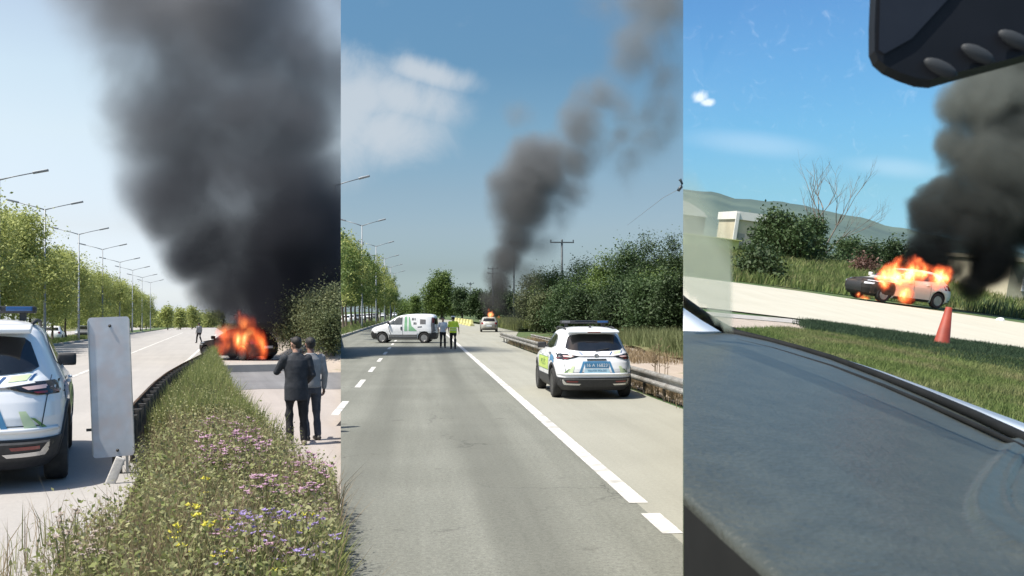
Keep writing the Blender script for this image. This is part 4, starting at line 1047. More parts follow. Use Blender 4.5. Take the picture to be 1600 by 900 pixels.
    B.patch('tailgate_bar', 'rear', [(-.40, .985), (.40, .985), (.42, .965), (-.42, .965)], 'plastic_grey', root, off=.010)
    # badge, recess trim, plate
    mk('badge', 'chrome', root, fn=lambda bm: lathe(bm, [(.055, -B.y(0, .99) * -1 - .004), (.055, B.y(0, .99) - .022), (.04, B.y(0, .99) - .026), (.0001, B.y(0, .99) - .022)], 20, 'Y', (0, 0, .985)))
    mk('tailgate_handle', 'print_dark', root, fn=lambda bm: box(bm, (0, B.y(0, .90) - .008, .905), (.44, .03, .032), None, .006))
    yb = B.y(0, .80)
    B.patch('blue_tailgate_panel', 'rear', [(-.31, .865), (.31, .865), (.41, .60), (.355, .60), (.27, .84), (-.27, .84), (-.355, .60), (-.41, .60)], 'blue_mid', root, off=.008)
    B.patch('pale_tailgate_panel', 'rear', [(-.27, .70), (.27, .70), (.30, .60), (-.30, .60)], 'blue_pale', root, off=.009)
    pl = mk('number_plate', 'blue_mid', root, fn=lambda bm: box(bm, (0, yb - .016, .775), (.54, .014, .12), None, .004))
    text('plate_text', '16 A 16823', .105, 'print_white', pl, T((0, yb - .0245, .775)) @ rot(90, 'X'), .001, 1.0)
    text('trunk_lettering', 'TRAFİK POLİSİ', .060, 'blue_mid', root, T((0, B.y(0, .66) - .012, .655)) @ rot(90, 'X'), .001, 1.05)
    # lime and blue livery on the tailgate
    for q, m in (([(.43, 1.085), (.60, 1.10), (.56, 1.045), (.40, 1.03)], 'lime_pale'), ([(.36, 1.08), (.39, 1.08), (.33, 1.01), (.30, 1.01)], 'blue'),
                 ([(.62, 1.10), (.65, 1.105), (.60, 1.045), (.575, 1.045)], 'blue'), ([(.50, .76), (.56, .76), (.66, .60), (.55, .60)], 'lime_pale'), ([(.60, .70), (.64, .69), (.74, .60), (.70, .60)], 'print_green')):
        B.patch('livery_stripe', 'rear', q, m, root, off=.007, both=True)
    # bumper: silver framed inserts
    B.patch('bumper_insert', 'rear', [(-.74, .455), (.74, .455), (.70, .36), (.36, .335), (-.36, .335), (-.70, .36)], 'plastic_dark', root, off=.020)
    B.patch('bumper_trim', 'rear', [(-.79, .475), (.79, .475), (.79, .452), (-.79, .452)], 'plastic_grey', root, off=.026)
    B.patch('bumper_trim', 'rear', [(.79, .455), (.79, .43), (.72, .33), (.40, .325), (.36, .36), (.68, .37), (.745, .455)], 'chrome', root, off=.026, both=True)
    B.patch('fog_lamp', 'rear', [(.42, .425), (.68, .428), (.68, .395), (.44, .392)], 'lamp_red', root, off=.026, both=True)
    B.patch('bumper_ledge', 'rear', [(-.83, .60), (.83, .60), (.85, .56), (-.85, .56)], 'car_white', root, off=.030, thick=.03)
    # side panels, lines and livery
    def lime(yy0, yy1): return [(yy0, .90), (yy1, .90), (yy1, .62), (yy0, .62)]
    sides(B, 'livery_band', lime(-.80, .86), 'lime', root, off=.005)
    sides(B, 'livery_edge', [(-.82, .915), (.88, .915), (.88, .90), (-.82, .90)], 'print_green', root, off=.006)
    sides(B, 'livery_edge', [(-.82, .62), (.88, .62), (.88, .605), (-.82, .605)], 'print_green', root, off=.006)
    sides(B, 'livery_shield', [(-1.02, .95), (-1.12, 1.0), (-1.30, .98), (-1.44, .93), (-1.52, .84), (-1.46, .80), (-1.36, .845), (-1.18, .86), (-1.02, .82)], 'blue_mid', root, off=.006)
    for sd, rr in ((-1, -90), (1, 90)):
        text('side_lettering', 'POLİS', .20, 'print_green', root, T((sd * (B.x(.05, .76) + .008), .03, .76)) @ rot(rr, 'Z') @ rot(90, 'X'), .001, 1.5)
    for yy in (.90, -.03, -.95):
        sides(B, 'door_gap', [(yy, 1.10), (yy + .010, 1.10), (yy + .010, .50), (yy, .50)], 'print_dark', root, off=.0045)
    for yy in (.12, -.80): sides(B, 'door_handle', [(yy, .985), (yy + .19, .985), (yy + .19, .955), (yy, .955)], 'car_white', root, off=.03, thick=.03)
    B.patch('tailgate_gap', 'rear', [(.765, 1.08), (.772, 1.08), (.70, .62), (.69, .62)], 'print_dark', root, off=.0045, both=True)
    B.patch('tailgate_gap', 'rear', [(-.70, .625), (.70, .625), (.70, .615), (-.70, .615)], 'print_dark', root, off=.0045)
    B.patch('headlight', 'front', [(.45, .90), (.86, .92), (.86, .80), (.52, .80)], 'lamp_clear', root, off=.008, both=True)
    B.patch('grille', 'front', [(-.42, .88), (.42, .88), (.32, .60), (-.32, .60)], 'plastic_dark', root, off=.008)
    mirror(B, root, .78, 1.10, 'plastic_dark', 1.1)
    for y in B.wheels:
        for sd in (-1, 1): wheel(root, sd * .80, y, .345, 'rim_dark')
    mk('underbody', 'plastic_dark', root, fn=lambda bm: box(bm, (0, 0, .26), (1.2, 3.4, .12)))
    return root
def yaw_of(F): pass
# police car of the left place, seen from its right rear corner
p = G(F1, 62, 752, .3)
suv('white police car with blue markings cut off by the left edge, beside the blank sign', F1, (p.x - .86, p.y + 1.5, .3), 6, 'white police cars', 1.07)
# police car of the middle place
suv('white police car parked beside the guardrail with its blue number plate in full view', F2, (3.95, 24.55, 0), .6, 'white police cars')

# ---- small white van seen side-on
VAN = Body([(.20, 1.80, -1.85, .74, 5), (.32, 1.93, -1.93, .82, 5.5), (.52, 1.98, -1.96, .845, 5.6), (.72, 1.97, -1.96, .855, 5.8), (.86, 1.90, -1.95, .852, 5.6), (.96, 1.74, -1.94, .842, 5.4),
            (1.04, 1.46, -1.935, .83, 5.4), (1.10, 1.22, -1.93, .82, 5.4), (1.2, 1.05, -1.92, .80, 5.6), (1.40, .74, -1.90, .765, 6), (1.55, .46, -1.87, .735, 6), (1.64, .20, -1.82, .70, 5.4), (1.70, -.15, -1.72, .60, 4.2), (1.73, -.5, -1.5, .42, 3.2), (1.74, -.7, -1.2, .2, 2.6)],
           (1.25, -1.26), .315, .755)
def van(label, F, loc, rz):
    root = empty('small_van', F, loc, rz, label, 'van', scale=1.05); B = VAN
    me = bmesh_to('body', B.shell(.22, 1.74)); me.materials.append(M['car_white'])
    link('body', B.cut_wheels(me, .375), None, root)
    B.patch('windscreen', 'front', [(-.66, 1.13), (.66, 1.13), (.60, 1.56), (-.60, 1.56)], 'glass_side', root, off=.01)
    sides(B, 'door_window', [(.98, 1.10), (.06, 1.10), (.04, 1.55), (.28, 1.55), (.60, 1.38), (.92, 1.17)], 'print_dark', root, off=.006)
    sides(B, 'window_pane', [(.55, 1.14), (.10, 1.14), (.08, 1.52), (.27, 1.52), (.5, 1.40)], 'glass_side', root, off=.009)
    B.patch('front_bumper', 'front', [(-.80, .60), (.80, .60), (.78, .24), (-.78, .24)], 'plastic_dark', root, off=.03, thick=.03)
    B.patch('grille', 'front', [(-.45, .82), (.45, .82), (.40, .66), (-.40, .66)], 'plastic_dark', root, off=.01)
    B.patch('headlight', 'front', [(.50, .92), (.78, 1.0), (.80, .78), (.56, .72)], 'lamp_clear', root, off=.012, both=True)
    sides(B, 'front_bumper_side', [(1.90, .78), (1.70, .58), (1.66, .30), (1.93, .26), (1.96, .6)], 'plastic_dark', root, off=.012)
    sides(B, 'side_moulding', [(.86, .50), (-.86, .50), (-.86, .44), (.86, .44)], 'plastic_dark', root, off=.012)
    sides(B, 'sill', [(.86, .42), (-.86, .42), (-.86, .24), (.86, .24)], 'plastic_grey', root, off=.006)
    sides(B, 'rear_bumper_side', [(-1.68, .62), (-1.93, .66), (-1.93, .26), (-1.60, .26)], 'plastic_dark', root, off=.012)
    sides(B, 'tail_light', [(-1.70, 1.52), (-1.86, 1.52), (-1.92, 1.10), (-1.93, .70), (-1.70, .62), (-1.66, 1.1)], 'plastic_grey', root, off=.012)
    sides(B, 'tail_light_lens', [(-1.74, 1.50), (-1.85, 1.50), (-1.90, 1.22), (-1.74, 1.20)], 'lamp_red', root, off=.016)
    B.patch('rear_bumper', 'rear', [(-.80, .60), (.80, .60), (.78, .24), (-.78, .24)], 'plastic_dark', root, off=.02, thick=.03)
    B.patch('rear_door_window', 'rear', [(-.58, 1.48), (.58, 1.48), (.62, 1.12), (-.62, 1.12)], 'glass_dark', root, off=.012)
    for face in ('left', 'right'):
        B.patch('green_stripe', face, [(-.10, 1.60), (-.24, 1.60), (-.28, .72), (-.08, .72)], 'green_stripe', root, off=.005)
        B.patch('green_stripe', face, [(-.34, 1.55), (-.40, 1.55), (-.52, 1.02), (-.86, .72), (-.34, .72)], 'green_stripe', root, off=.005)
        B.patch('grey_notice', face, [(-1.02, 1.42), (-1.36, 1.40), (-1.36, 1.12), (-1.02, 1.12)], 'plastic_grey', root, off=.005)
        B.patch('notice_underline', face, [(-.88, .98), (-1.14, 1.0), (-1.14, .94), (-.88, .92)], 'print_dark', root, off=.006)
        B.patch('door_gap', face, [(.02, 1.58), (.0, 1.58), (.0, .50), (.02, .50)], 'print_dark', root, off=.004)
        B.patch('door_gap', face, [(.92, 1.05), (.90, 1.05), (.70, .52), (.74, .52)], 'print_dark', root, off=.004)
        B.patch('door_handle', face, [(.14, .98), (.06, .98), (.06, .78), (.14, .80)], 'print_dark', root, off=.02, thick=.02)
        sd = -1 if face == 'left' else 1; rr = -90 if face == 'left' else 90
        for s_, z, sz, yy in (('E1', 1.40, .22, -.66), ('EI', 1.14, .22, -.72)):
            text('van_lettering', s_, sz, 'print_dark', root, T((sd * (B.x(yy, z) + .009), yy, z)) @ rot(rr, 'Z') @ rot(90, 'X'), .001, 1.15, .008)
    mirror(B, root, .86, 1.14, 'plastic_dark', 1.0)
    for y in B.wheels:
        for sd in (-1, 1): wheel(root, sd * .735, y, .315, 'rim', .19)
    mk('underbody', 'plastic_dark', root, fn=lambda bm: box(bm, (0, 0, .25), (1.1, 3.2, .12)))
    return root
p = G(F2, 633, 536)
van('small white van with green stripes parked sideways across the middle road', F2, (p.x, p.y + .7, 0), 81)

# ---- generic hatchback / saloon, also used burnt
def hatch_body(L=4.1, H=1.46, W_=.86):
    k = L / 4.1; h = H / 1.46; w = W_ / .86
    return Body([(z * h, a * k, b * k, c * w, n) for z, a, b, c, n in [
        (.18, 1.88, -1.88, .76, 5), (.30, 2.0, -2.0, .84, 5), (.50, 2.05, -2.05, .86, 5.2), (.66, 2.04, -2.04, .862, 5.2), (.76, 1.98, -2.02, .855, 4.8), (.84, 1.75, -1.99, .84, 4.6),
        (.90, 1.35, -1.96, .825, 4.4), (.94, 1.05, -1.92, .81, 4.3), (1.0, .92, -1.86, .785, 4.3), (1.15, .62, -1.70, .72, 4.4), (1.30, .28, -1.52, .655, 4.4), (1.38, .05, -1.40, .60, 4.0), (1.43, -.25, -1.2, .48, 3.2), (1.455, -.5, -.95, .28, 2.6)]],
        (1.28 * k, -1.22 * k), .31, .75 * w)
def hatch(name, label, F, loc, rz, paint, group=None, glass='glass_dark', cat='car', detail=True, rim='rim', B=None, bonnet_up=False):
    root = empty(name, F, loc, rz, label, cat, group); B = B or hatch_body()
    me = bmesh_to('body', B.shell(.20, B.z[-1])); me.materials.append(M[paint])
    link('body', B.cut_wheels(me, .365), None, root)
    B.patch('windscreen', 'front', [(-.62, 1.0), (.62, 1.0), (.53, 1.33), (-.53, 1.33)], glass, root, off=.01)
    B.patch('rear_window', 'rear', [(-.58, 1.02), (.58, 1.02), (.50, 1.31), (-.50, 1.31)], glass, root, off=.012)
    sides(B, 'front_window', [(.80, .98), (.02, .99), (.02, 1.33), (.12, 1.32), (.50, 1.16)], glass, root, off=.008)
    sides(B, 'rear_window_side', [(-.04, .99), (-1.05, 1.03), (-1.25, 1.10), (-1.0, 1.30), (-.04, 1.335)], glass, root, off=.008)
    B.patch('headlight', 'front', [(.48, .80), (.80, .80), (.82, .66), (.54, .64)], 'lamp_clear', root, off=.012, both=True)
    B.patch('grille', 'front', [(-.42, .70), (.42, .70), (.46, .34), (-.46, .34)], 'plastic_dark', root, off=.010)
    B.patch('tail_light', 'rear', [(.52, .92), (.78, .94), (.82, .74), (.58, .74)], 'lamp_red', root, off=.012, both=True)
    B.patch('rear_bumper_panel', 'rear', [(-.75, .36), (.75, .36), (.72, .20), (-.72, .20)], 'plastic_dark', root, off=.012)
    sides(B, 'sill', [(.88, .30), (-.82, .30), (-.82, .20), (.88, .20)], 'plastic_dark', root, off=.006)
    if detail:
        for yy in (.86, -.02, -.84): sides(B, 'door_gap', [(yy, .96), (yy + .012, .96), (yy + .012, .32), (yy, .32)], 'print_dark', root, off=.004)
        for yy in (.08, -.78): sides(B, 'door_handle', [(yy, .86), (yy + .17, .86), (yy + .17, .83), (yy, .83)], paint, root, off=.03, thick=.03)
        mirror(B, root, .74, .97, paint, .9)
        pl = mk('number_plate', 'print_white', root, fn=lambda bm: box(bm, (0, B.y(0, .60) - .01, .60), (.5, .012, .11)))
    for y in B.wheels:
        for sd in (-1, 1): wheel(root, sd * B.track * .98, y, .31, rim, .19)
    mk('underbody', 'plastic_dark', root, fn=lambda bm: box(bm, (0, 0, .25), (1.1, 3.2, .12)))
    return root
# burning cars
p = G(F1, 366, 563, .3)
BURN1 = (p.x + .2, p.y + .9, .3)
hatch('burning_car', 'blackened car engulfed in orange flames on the left picture road', F1, BURN1, 38, 'car_burnt', None, 'print_dark', 'burning car', rim='rim_dark')
p = G(F2, 766, 519)
BURN2 = (p.x, p.y + 2.0, 0)
hatch('burning_car', 'pale hatchback seen from behind, flames above its roof, far up the middle road', F2, BURN2, -3, 'car_silver', None, 'glass_dark', 'burning car')
p = G(F3, 1408, 476)
BURN3 = (p.x, p.y + .9, 0)
B3 = hatch_body(4.25, 1.42, .87)
b3 = hatch('burning_car', 'silver estate car with its front burning beside the green verge', F3, BURN3, 110, 'car_half_burnt', None, 'print_dark', 'burning car', B=B3)
b3.matrix_world = b3.matrix_world @ T((0, -.12, 0)) @ Matrix.Scale(1.1, 4)
B3.patch('scorched_bonnet', 'front', [(-.74, .86), (.74, .86), (.76, .66), (-.76, .66)], 'car_burnt', b3, off=.006)
sides(B3, 'scorched_wing', [(1.98, .80), (.95, .88), (.85, .55), (.9, .30), (1.9, .30)], 'car_burnt', b3, off=.003)
# traffic on the far carriageway
base = None; cnt = 0
spots = [(F2, 2, 548, 170, 'car_white', 3), (F2, 2, 556, 190, 'car_grey', 176), (F2, 2, 566, 205, 'car_white', 2), (F2, 2, 576, 224, 'car_white', 178), (F2, 2, 586, 250, 'car_grey', 1), (F2, 2, 541, 152, 'car_white', 2), (F2, 2, 598, 290, 'car_white', 180), (F2, 2, 616, 330, 'car_white', 180),
         (F1, 1, 12, 78, 'car_white', 182), (F1, 1, 84, 92, 'car_white', 2), (F1, 1, 132, 110, 'car_grey', 180), (F1, 1, 60, 100, 'car_silver', 180), (F1, 1, 175, 140, 'car_white', 1)]
protoc = {}
place_lab = ['leftmost white car', 'dark grey car', 'white car', 'white car farther on', 'grey car', 'white car cut by the picture edge', 'small far white car', 'farthest white car',
             'white car at the far left edge', 'white car right of the second trunk', 'grey car', 'silver car', 'far white car']
for i, (F, k, px, d, paint, rz) in enumerate(spots):
    c = P(F, px, HOR, d); lab = place_lab[i] + (' glimpsed between the trunks left of the middle road' if k == 2 else ' glimpsed through the median trees of the left picture')
    z = .0 if k == 2 else .3
    if paint not in protoc: protoc[paint] = hatch('passing_car', lab, F, (c.x, c.y, z), rz, paint, 'cars beyond the median trees', detail=False)
    else: copy_tree(protoc[paint], F, (c.x, c.y, z), rz, lab, 'cars beyond the median trees')
# ================================================================== PEOPLE
def skin_obj(name, pts, edges, mat, parent, sub=1, root=0, smooth_it=None):
    """pts: {key:(x,y,z,r)} or with (rx,ry); a smooth tapered surface grown along the edges"""
    keys = list(pts); me = bpy.data.meshes.new(name)
    me.from_pydata([pts[k][:3] for k in keys], [(keys.index(a), keys.index(b)) for a, b in edges], [])
    o = bpy.data.objects.new(name, me); COL.objects.link(o)
    o.modifiers.new('s', 'SKIN'); sv = me.skin_vertices[0].data
    for i, k in enumerate(keys):
        r = pts[k][3:]; sv[i].radius = (r[0], r[1] if len(r) > 1 else r[0])
    sv[root].use_root = True
    o.modifiers['s'].use_smooth_shade = True; o.modifiers['s'].branch_smoothing = .3
    ss = o.modifiers.new('d', 'SUBSURF'); ss.levels = ss.render_levels = sub
    bpy.context.view_layer.update()
    out = evaluated(o); out.name = name; bpy.data.objects.remove(o)
    for p in out.polygons: p.use_smooth = True
    return link(name, out, mat, parent)
def fuse(name, build, mat, parent, vox=.014, smooth=2):
    """closed overlapping primitives fused into one continuous surface"""
    bm = bmesh.new(); build(bm); me = bmesh_to(name, bm); o = bpy.data.objects.new('tmp', me); COL.objects.link(o)
    md = o.modifiers.new('r', 'REMESH'); md.mode = 'VOXEL'; md.voxel_size = vox
    if smooth: sm = o.modifiers.new('s', 'SMOOTH'); sm.factor = .5; sm.iterations = smooth
    bpy.context.view_layer.update(); out = evaluated(o); out.name = name; bpy.data.objects.remove(o); out.materials.clear()
    for p in out.polygons: p.use_smooth = True
    return link(name, out, mat, parent)
def ball(bm, c, r, sub=2):
    r = r if isinstance(r, (tuple, list)) else (r, r, r); bmesh.ops.create_icosphere(bm, subdivisions=sub, radius=1, matrix=T(c) @ Matrix.Diagonal((*r, 1)))
def limb(bm, pts, rads):
    tube(bm, pts, rads, 12)
    for p, r in zip(pts, rads): ball(bm, p, r)
def rings(bm, rs_, seg=20):
    """closed loft of ellipses (centre, rx, ry)"""
    L = [[bm.verts.new((c[0] + rx * math.cos(6.28318 * k / seg), c[1] + ry * math.sin(6.28318 * k / seg), c[2])) for k in range(seg)] for c, rx, ry in rs_]
    for a, b in zip(L, L[1:]):
        for k in range(seg): bm.faces.new((a[k], a[(k + 1) % seg], b[(k + 1) % seg], b[k]))
    bm.faces.new(L[0][::-1]); bm.faces.new(L[-1])
def person(label, F, loc, rz, H=1.75, top='suit', legs='trousers_black', shoes='shoe', skinm='skin', hair='hair', pose=None, coat=.0, vest=None, cap=None, group=None, sleeves=True, vox=.011):
    """figure facing local +Y"""
    J = dict(pelvis=(0, 0, .95), waist=(0, .0, 1.08), chest=(0, .01, 1.28), neck=(0, -.005, 1.47), head=(0, .03, 1.63), face=0,
             shL=(-.185, -.01, 1.405), elL=(-.235, -.03, 1.14), wrL=(-.25, .05, .90), shR=(.185, -.01, 1.405), elR=(.235, -.03, 1.14), wrR=(.25, .05, .90),
             hipL=(-.09, 0, .90), knL=(-.11, .02, .50), anL=(-.12, -.02, .09), toL=(-.135, .14, .035), hipR=(.09, 0, .90), knR=(.11, .02, .50), anR=(.12, -.02, .09), toR=(.135, .14, .035))
    if pose: J.update(pose)
    s = H / 1.75; fa = J.pop('face'); V_ = {k: Vector(v) * s for k, v in J.items()}
    root = empty('person', F, loc, rz, label, 'person', group)
    hd = V_['head']; fd = Vector((math.sin(-R(fa)), math.cos(R(fa)), 0)); fs = Vector((fd.y, -fd.x, 0))
    def body(bm):
        rings(bm, [((0, 0, .84 * s), .13 * s, .10 * s), (V_['pelvis'], .155 * s, .105 * s), (V_['waist'], .13 * s, .09 * s), (V_['chest'], .16 * s, .11 * s), ((0, -.005, 1.40 * s), .15 * s, .09 * s), ((0, -.005, 1.46 * s), .07 * s, .06 * s)])
        limb(bm, [V_['neck'], V_['neck'].lerp(hd, .5), hd + Vector((0, 0, -.05 * s))], [.058 * s, .054 * s, .055 * s])
        ball(bm, hd + Vector((0, 0, .02 * s)), (.078 * s, .094 * s, .098 * s), 3); ball(bm, hd + fd * .03 * s + Vector((0, 0, -.055 * s)), (.056 * s, .062 * s, .055 * s))
        ball(bm, hd + fd * .098 * s + Vector((0, 0, -.012 * s)), (.013 * s, .020 * s, .022 * s)); ball(bm, hd + fd * .082 * s + Vector((0, 0, -.055 * s)), (.024 * s, .018 * s, .010 * s))
        for sg in (-1, 1):
            ball(bm, hd + fs * sg * .080 * s, (.012 * s, .022 * s, .032 * s)); ball(bm, hd + fd * .082 * s + fs * sg * .03 * s + Vector((0, 0, .022 * s)), (.012 * s,) * 3)
        for S in 'LR':
            sg = -1 if S == 'L' else 1; e, w = V_['el' + S], V_['wr' + S]
            limb(bm, [V_['sh' + S], e, w], [.050 * s, .040 * s, .026 * s])
            d = (w - e).normalized(); side = d.cross(Vector((1, 0, 0) if abs(d.z) > .6 else (0, 0, 1))).normalized(); pl = d.cross(side).normalized()
            pm = w + d * .05 * s
            bmesh.ops.create_icosphere(bm, subdivisions=2, radius=1, matrix=T(pm) @ Matrix((side, pl, d)).transposed().to_4x4() @ Matrix.Diagonal((.042 * s, .017 * s, .055 * s, 1)))
            inw = Vector((-sg, .25, 0)) * .014 * s
            for i in range(4):
                a = pm + d * .035 * s + side * (i - 1.5) * .021 * s; L = (.058, .070, .064, .050)[i] * s
                limb(bm, [a, a + d * L * .5 + inw * .6, a + d * L * .9 + inw * 2], [.0105 * s, .0098 * s, .0085 * s])
            a = w + d * .022 * s + side * .032 * s; limb(bm, [a, a + d * .035 * s + side * .020 * s, a + d * .062 * s + side * .020 * s + inw], [.012 * s, .011 * s, .009 * s])
            limb(bm, [V_['hip' + S], V_['kn' + S], V_['an' + S]], [.085 * s, .055 * s, .038 * s]); limb(bm, [V_['an' + S] + Vector((0, -.03, -.03)) * s, V_['to' + S] + Vector((0, 0, .01)) * s], [.034 * s, .026 * s])
    fuse('body', body, skinm, root, vox * .8)
    hem = (.90 - coat) * s
    def jack(bm):
        g = .012 if coat else 0
        rr = [((0, 0, hem), (.178 + g) * s, (.130 + g) * s), ((0, 0, .95 * s), (.180 + g) * s, (.132 + g) * s), (V_['waist'], (.166 + g) * s, (.122 + g) * s), (V_['chest'], (.188 + g) * s, (.134 + g) * s), ((0, -.005, 1.38 * s), (.190 + g) * s, .115 * s), ((0, -.008, 1.445 * s), (.135 + g) * s, .085 * s), ((0, -.008, 1.49 * s), .072 * s, .070 * s)]
        rings(bm, rr, 24)
        if coat: rings(bm, [((0, -.012, 1.455 * s), .088 * s, .080 * s), ((0, -.008, 1.505 * s), .074 * s, .070 * s)], 20)
        for S in 'LR':
            sh, e, w = V_['sh' + S], V_['el' + S], V_['wr' + S]; ball(bm, sh, .075 * s)
            if sleeves: limb(bm, [sh, sh.lerp(e, .5), e, e.lerp(w, .5), e.lerp(w, .95)], [.072 * s, .066 * s, .058 * s, .052 * s, .045 * s])
            else: limb(bm, [sh, sh.lerp(e, .4), sh.lerp(e, .78)], [.070 * s, .066 * s, .064 * s])
    fuse('jacket' if coat else 'shirt', jack, top, root, vox)
    def trou(bm):
        rings(bm, [((0, 0, .80 * s), .150 * s, .105 * s), ((0, 0, .90 * s), .172 * s, .124 * s), ((0, 0, 1.0 * s), .160 * s, .116 * s)], 20)
        for S in 'LR':
            h, k, a = V_['hip' + S], V_['kn' + S], V_['an' + S]
            limb(bm, [h, h.lerp(k, .35), k, k.lerp(a, .5), k.lerp(a, .96)], [.098 * s, .094 * s, .074 * s, .066 * s, .060 * s])
    fuse('trousers', trou, legs, root, vox)
    for S in 'LR':
        a, t = V_['an' + S], V_['to' + S]; lo = min(0.0, 0)
        def sho(bm):
            z = max(a.z - .045 * s, .045 * s); limb(bm, [Vector((a.x, a.y - .045 * s, z)), Vector(((a.x + t.x) / 2, (a.y + t.y) / 2, z)), Vector((t.x, t.y + .02 * s, max(t.z, .035 * s)))], [.043 * s, .044 * s, .035 * s]); ball(bm, (a.x, a.y - .01, z + .035 * s), .045 * s)
        fuse('shoe', sho, shoes, root, vox)
    def hai(bm):
        ball(bm, hd - fd * .018 * s + Vector((0, 0, .045 * s)), (.086 * s, .098 * s, .088 * s), 3); ball(bm, hd - fd * .045 * s + Vector((0, 0, -.01 * s)), (.072 * s, .058 * s, .065 * s)); ball(bm, hd + fd * .055 * s + Vector((0, 0, .085 * s)), (.06 * s, .04 * s, .03 * s))
    if hair: fuse('hair', hai, hair, root, vox)
    if cap:
        def f(bm):
            lathe(bm, [(.090 * s, .03 * s), (.100 * s, .05 * s), (.122 * s, .10 * s), (.108 * s, .118 * s), (.0001, .125 * s)], 20, 'Z', hd)
            box(bm, hd + fd * .10 * s + Vector((0, 0, .045 * s)), (.13 * s, .09 * s, .012 * s), rot(-15, 'X').to_3x3(), .004)
        mk('cap', cap, root, smooth=True, fn=f)
    if vest:
        def ve(bm):
            rings(bm, [((0, 0, .86 * s), .196 * s, .150 * s), (V_['waist'], .188 * s, .142 * s), (V_['chest'], .205 * s, .150 * s), ((0, -.005, 1.38 * s), .212 * s, .130 * s), ((0, -.008, 1.45 * s), .15 * s, .095 * s), ((0, -.008, 1.47 * s), .10 * s, .08 * s)], 24)
            for S in 'LR': ball(bm, V_['sh' + S] + Vector((0, 0, -.005)), .086 * s)
        vo = fuse('vest', ve, vest, root, vox)
        for zb in (.98, 1.10): mk('vest_band', 'vest_pale', vo, smooth=True, fn=lambda bm: rings(bm, [((0, 0, zb * s), .197 * s, .151 * s), ((0, 0, (zb + .05) * s), .200 * s, .153 * s)], 28))
    return root
# two men watching, left place
p = G(F1, 463, 696)
person('person in a dark suit standing with back to us, watching the fire', F1, (p.x, p.y, 0), 3, 1.76, 'suit', 'trousers_black', 'shoe_tan', 'skin', coat=.17,
       pose=dict(elL=(-.30, .08, 1.19), wrL=(-.27, .30, 1.17), elR=(.26, -.02, 1.14), wrR=(.20, .17, 1.02), anL=(-.10, -.02, .09), toL=(-.17, .12, .035), hipL=(-.09, 0, .90), head=(-.005, .03, 1.63), face=35))
p = G(F1, 488, 691)
person('person in grey shirt and dark jeans half hidden behind the suited one', F1, (p.x, p.y + .25, 0), 18, 1.74, 'shirt_grey', 'jeans_grey', 'shoe', 'skin_dark', coat=.0,
       pose=dict(elL=(-.23, .05, 1.15), wrL=(-.12, .24, 1.10), elR=(.24, -.04, 1.14), wrR=(.25, .02, .89), anL=(-.07, .0, .09), toL=(-.08, .15, .035)))
# distant walker
p = G(F1, 311, 536, .3)
person('small distant person walking on the pale road near the burning car', F1, (p.x, p.y, .3), 30, 1.68, 'shirt_grey', 'trousers_black', 'shoe', 'skin_dark',
       pose=dict(knL=(-.11, .16, .52), anL=(-.12, .20, .09), toL=(-.13, .36, .035), anR=(.12, -.22, .12), toR=(.13, -.08, .035)))
# middle place: man in white shirt, officer in lime vest
p = G(F2, 692, 543.5)
person('person in white shirt and black trousers standing beside the lime vest officer', F2, (p.x, p.y, 0), 185, 1.66, 'shirt_white', 'trousers_black', 'shoe', 'skin', sleeves=False,
       pose=dict(elL=(-.24, -.03, 1.14), wrL=(-.16, .17, 1.06), elR=(.27, -.02, 1.15), wrR=(.25, .12, .95)))
p = G(F2, 708, 545.5)
person('person in lime high visibility vest and pale cap walking away from us', F2, (p.x, p.y, 0), 4, 1.74, 'vest_lime', 'trousers_black', 'shoe', 'skin', sleeves=False, vest='vest_lime', cap='print_white',
       pose=dict(elL=(-.25, .0, 1.15), wrL=(-.22, .14, .95), elR=(.28, -.05, 1.14), wrR=(.31, .02, .91), anL=(-.08, .22, .09), toL=(-.09, .38, .035), knL=(-.09, .16, .52), anR=(.09, -.16, .10), toR=(.10, .0, .035)))

# ================================================================== STREET FURNITURE
def lamp_post(F, loc, H, rz, label, group):
    root = empty('street_lamp', F, loc, rz, label, 'street lamp', group)
    mk('pole', 'lamp_grey', root, smooth=True, fn=lambda bm: tube(bm, [(0, 0, -.1), (0, 0, .5), (0, 0, H)], [.12, .10, .055], 10))
    for sd in (-1, 1):
        a = mk('arm', 'lamp_grey', root, smooth=True, fn=lambda bm: tube(bm, [(0, 0, H - .05), (sd * .7, 0, H + .16), (sd * 1.75, 0, H + .42)], [.045, .035, .03], 8))
        mk('lamp_head', 'lamp_grey', a, smooth=True, fn=lambda bm: box(bm, (sd * 2.15, 0, H + .52), (.85, .24, .13), rot(-sd * 13, 'Y').to_3x3(), .04))
    return root
l0 = None
def y_for(F, x, px):
    I = INV[id(F)]; o = I @ CAM; d = I.to_3x3() @ Vector(((px - 800) / FPX, 1, 0)); return o.y + d.y * (x - o.x) / d.x
ys = [y_for(F1, -11.3, px) for px in (-2, 70, 123, 160, 187, 207, 222, 235)]; print('lamp y', ys, 'H', [(504 - py) / FPX * y + 1.6 for py, y in zip((250, 306, 345, 372), ys)])
for i, y in enumerate(ys):
    lab = f'{ORD[i]} double-armed street lamp along the left picture median'
    if l0 is None: l0 = lamp_post(F1, (-11.3, y, .44), 9.7, 0, lab, 'street lamps of the left median')
    else: copy_tree(l0, F1, (-11.3, y, .44), 0, lab, 'street lamps of the left median', (1, 1, 1 + .012 * (i % 2)))
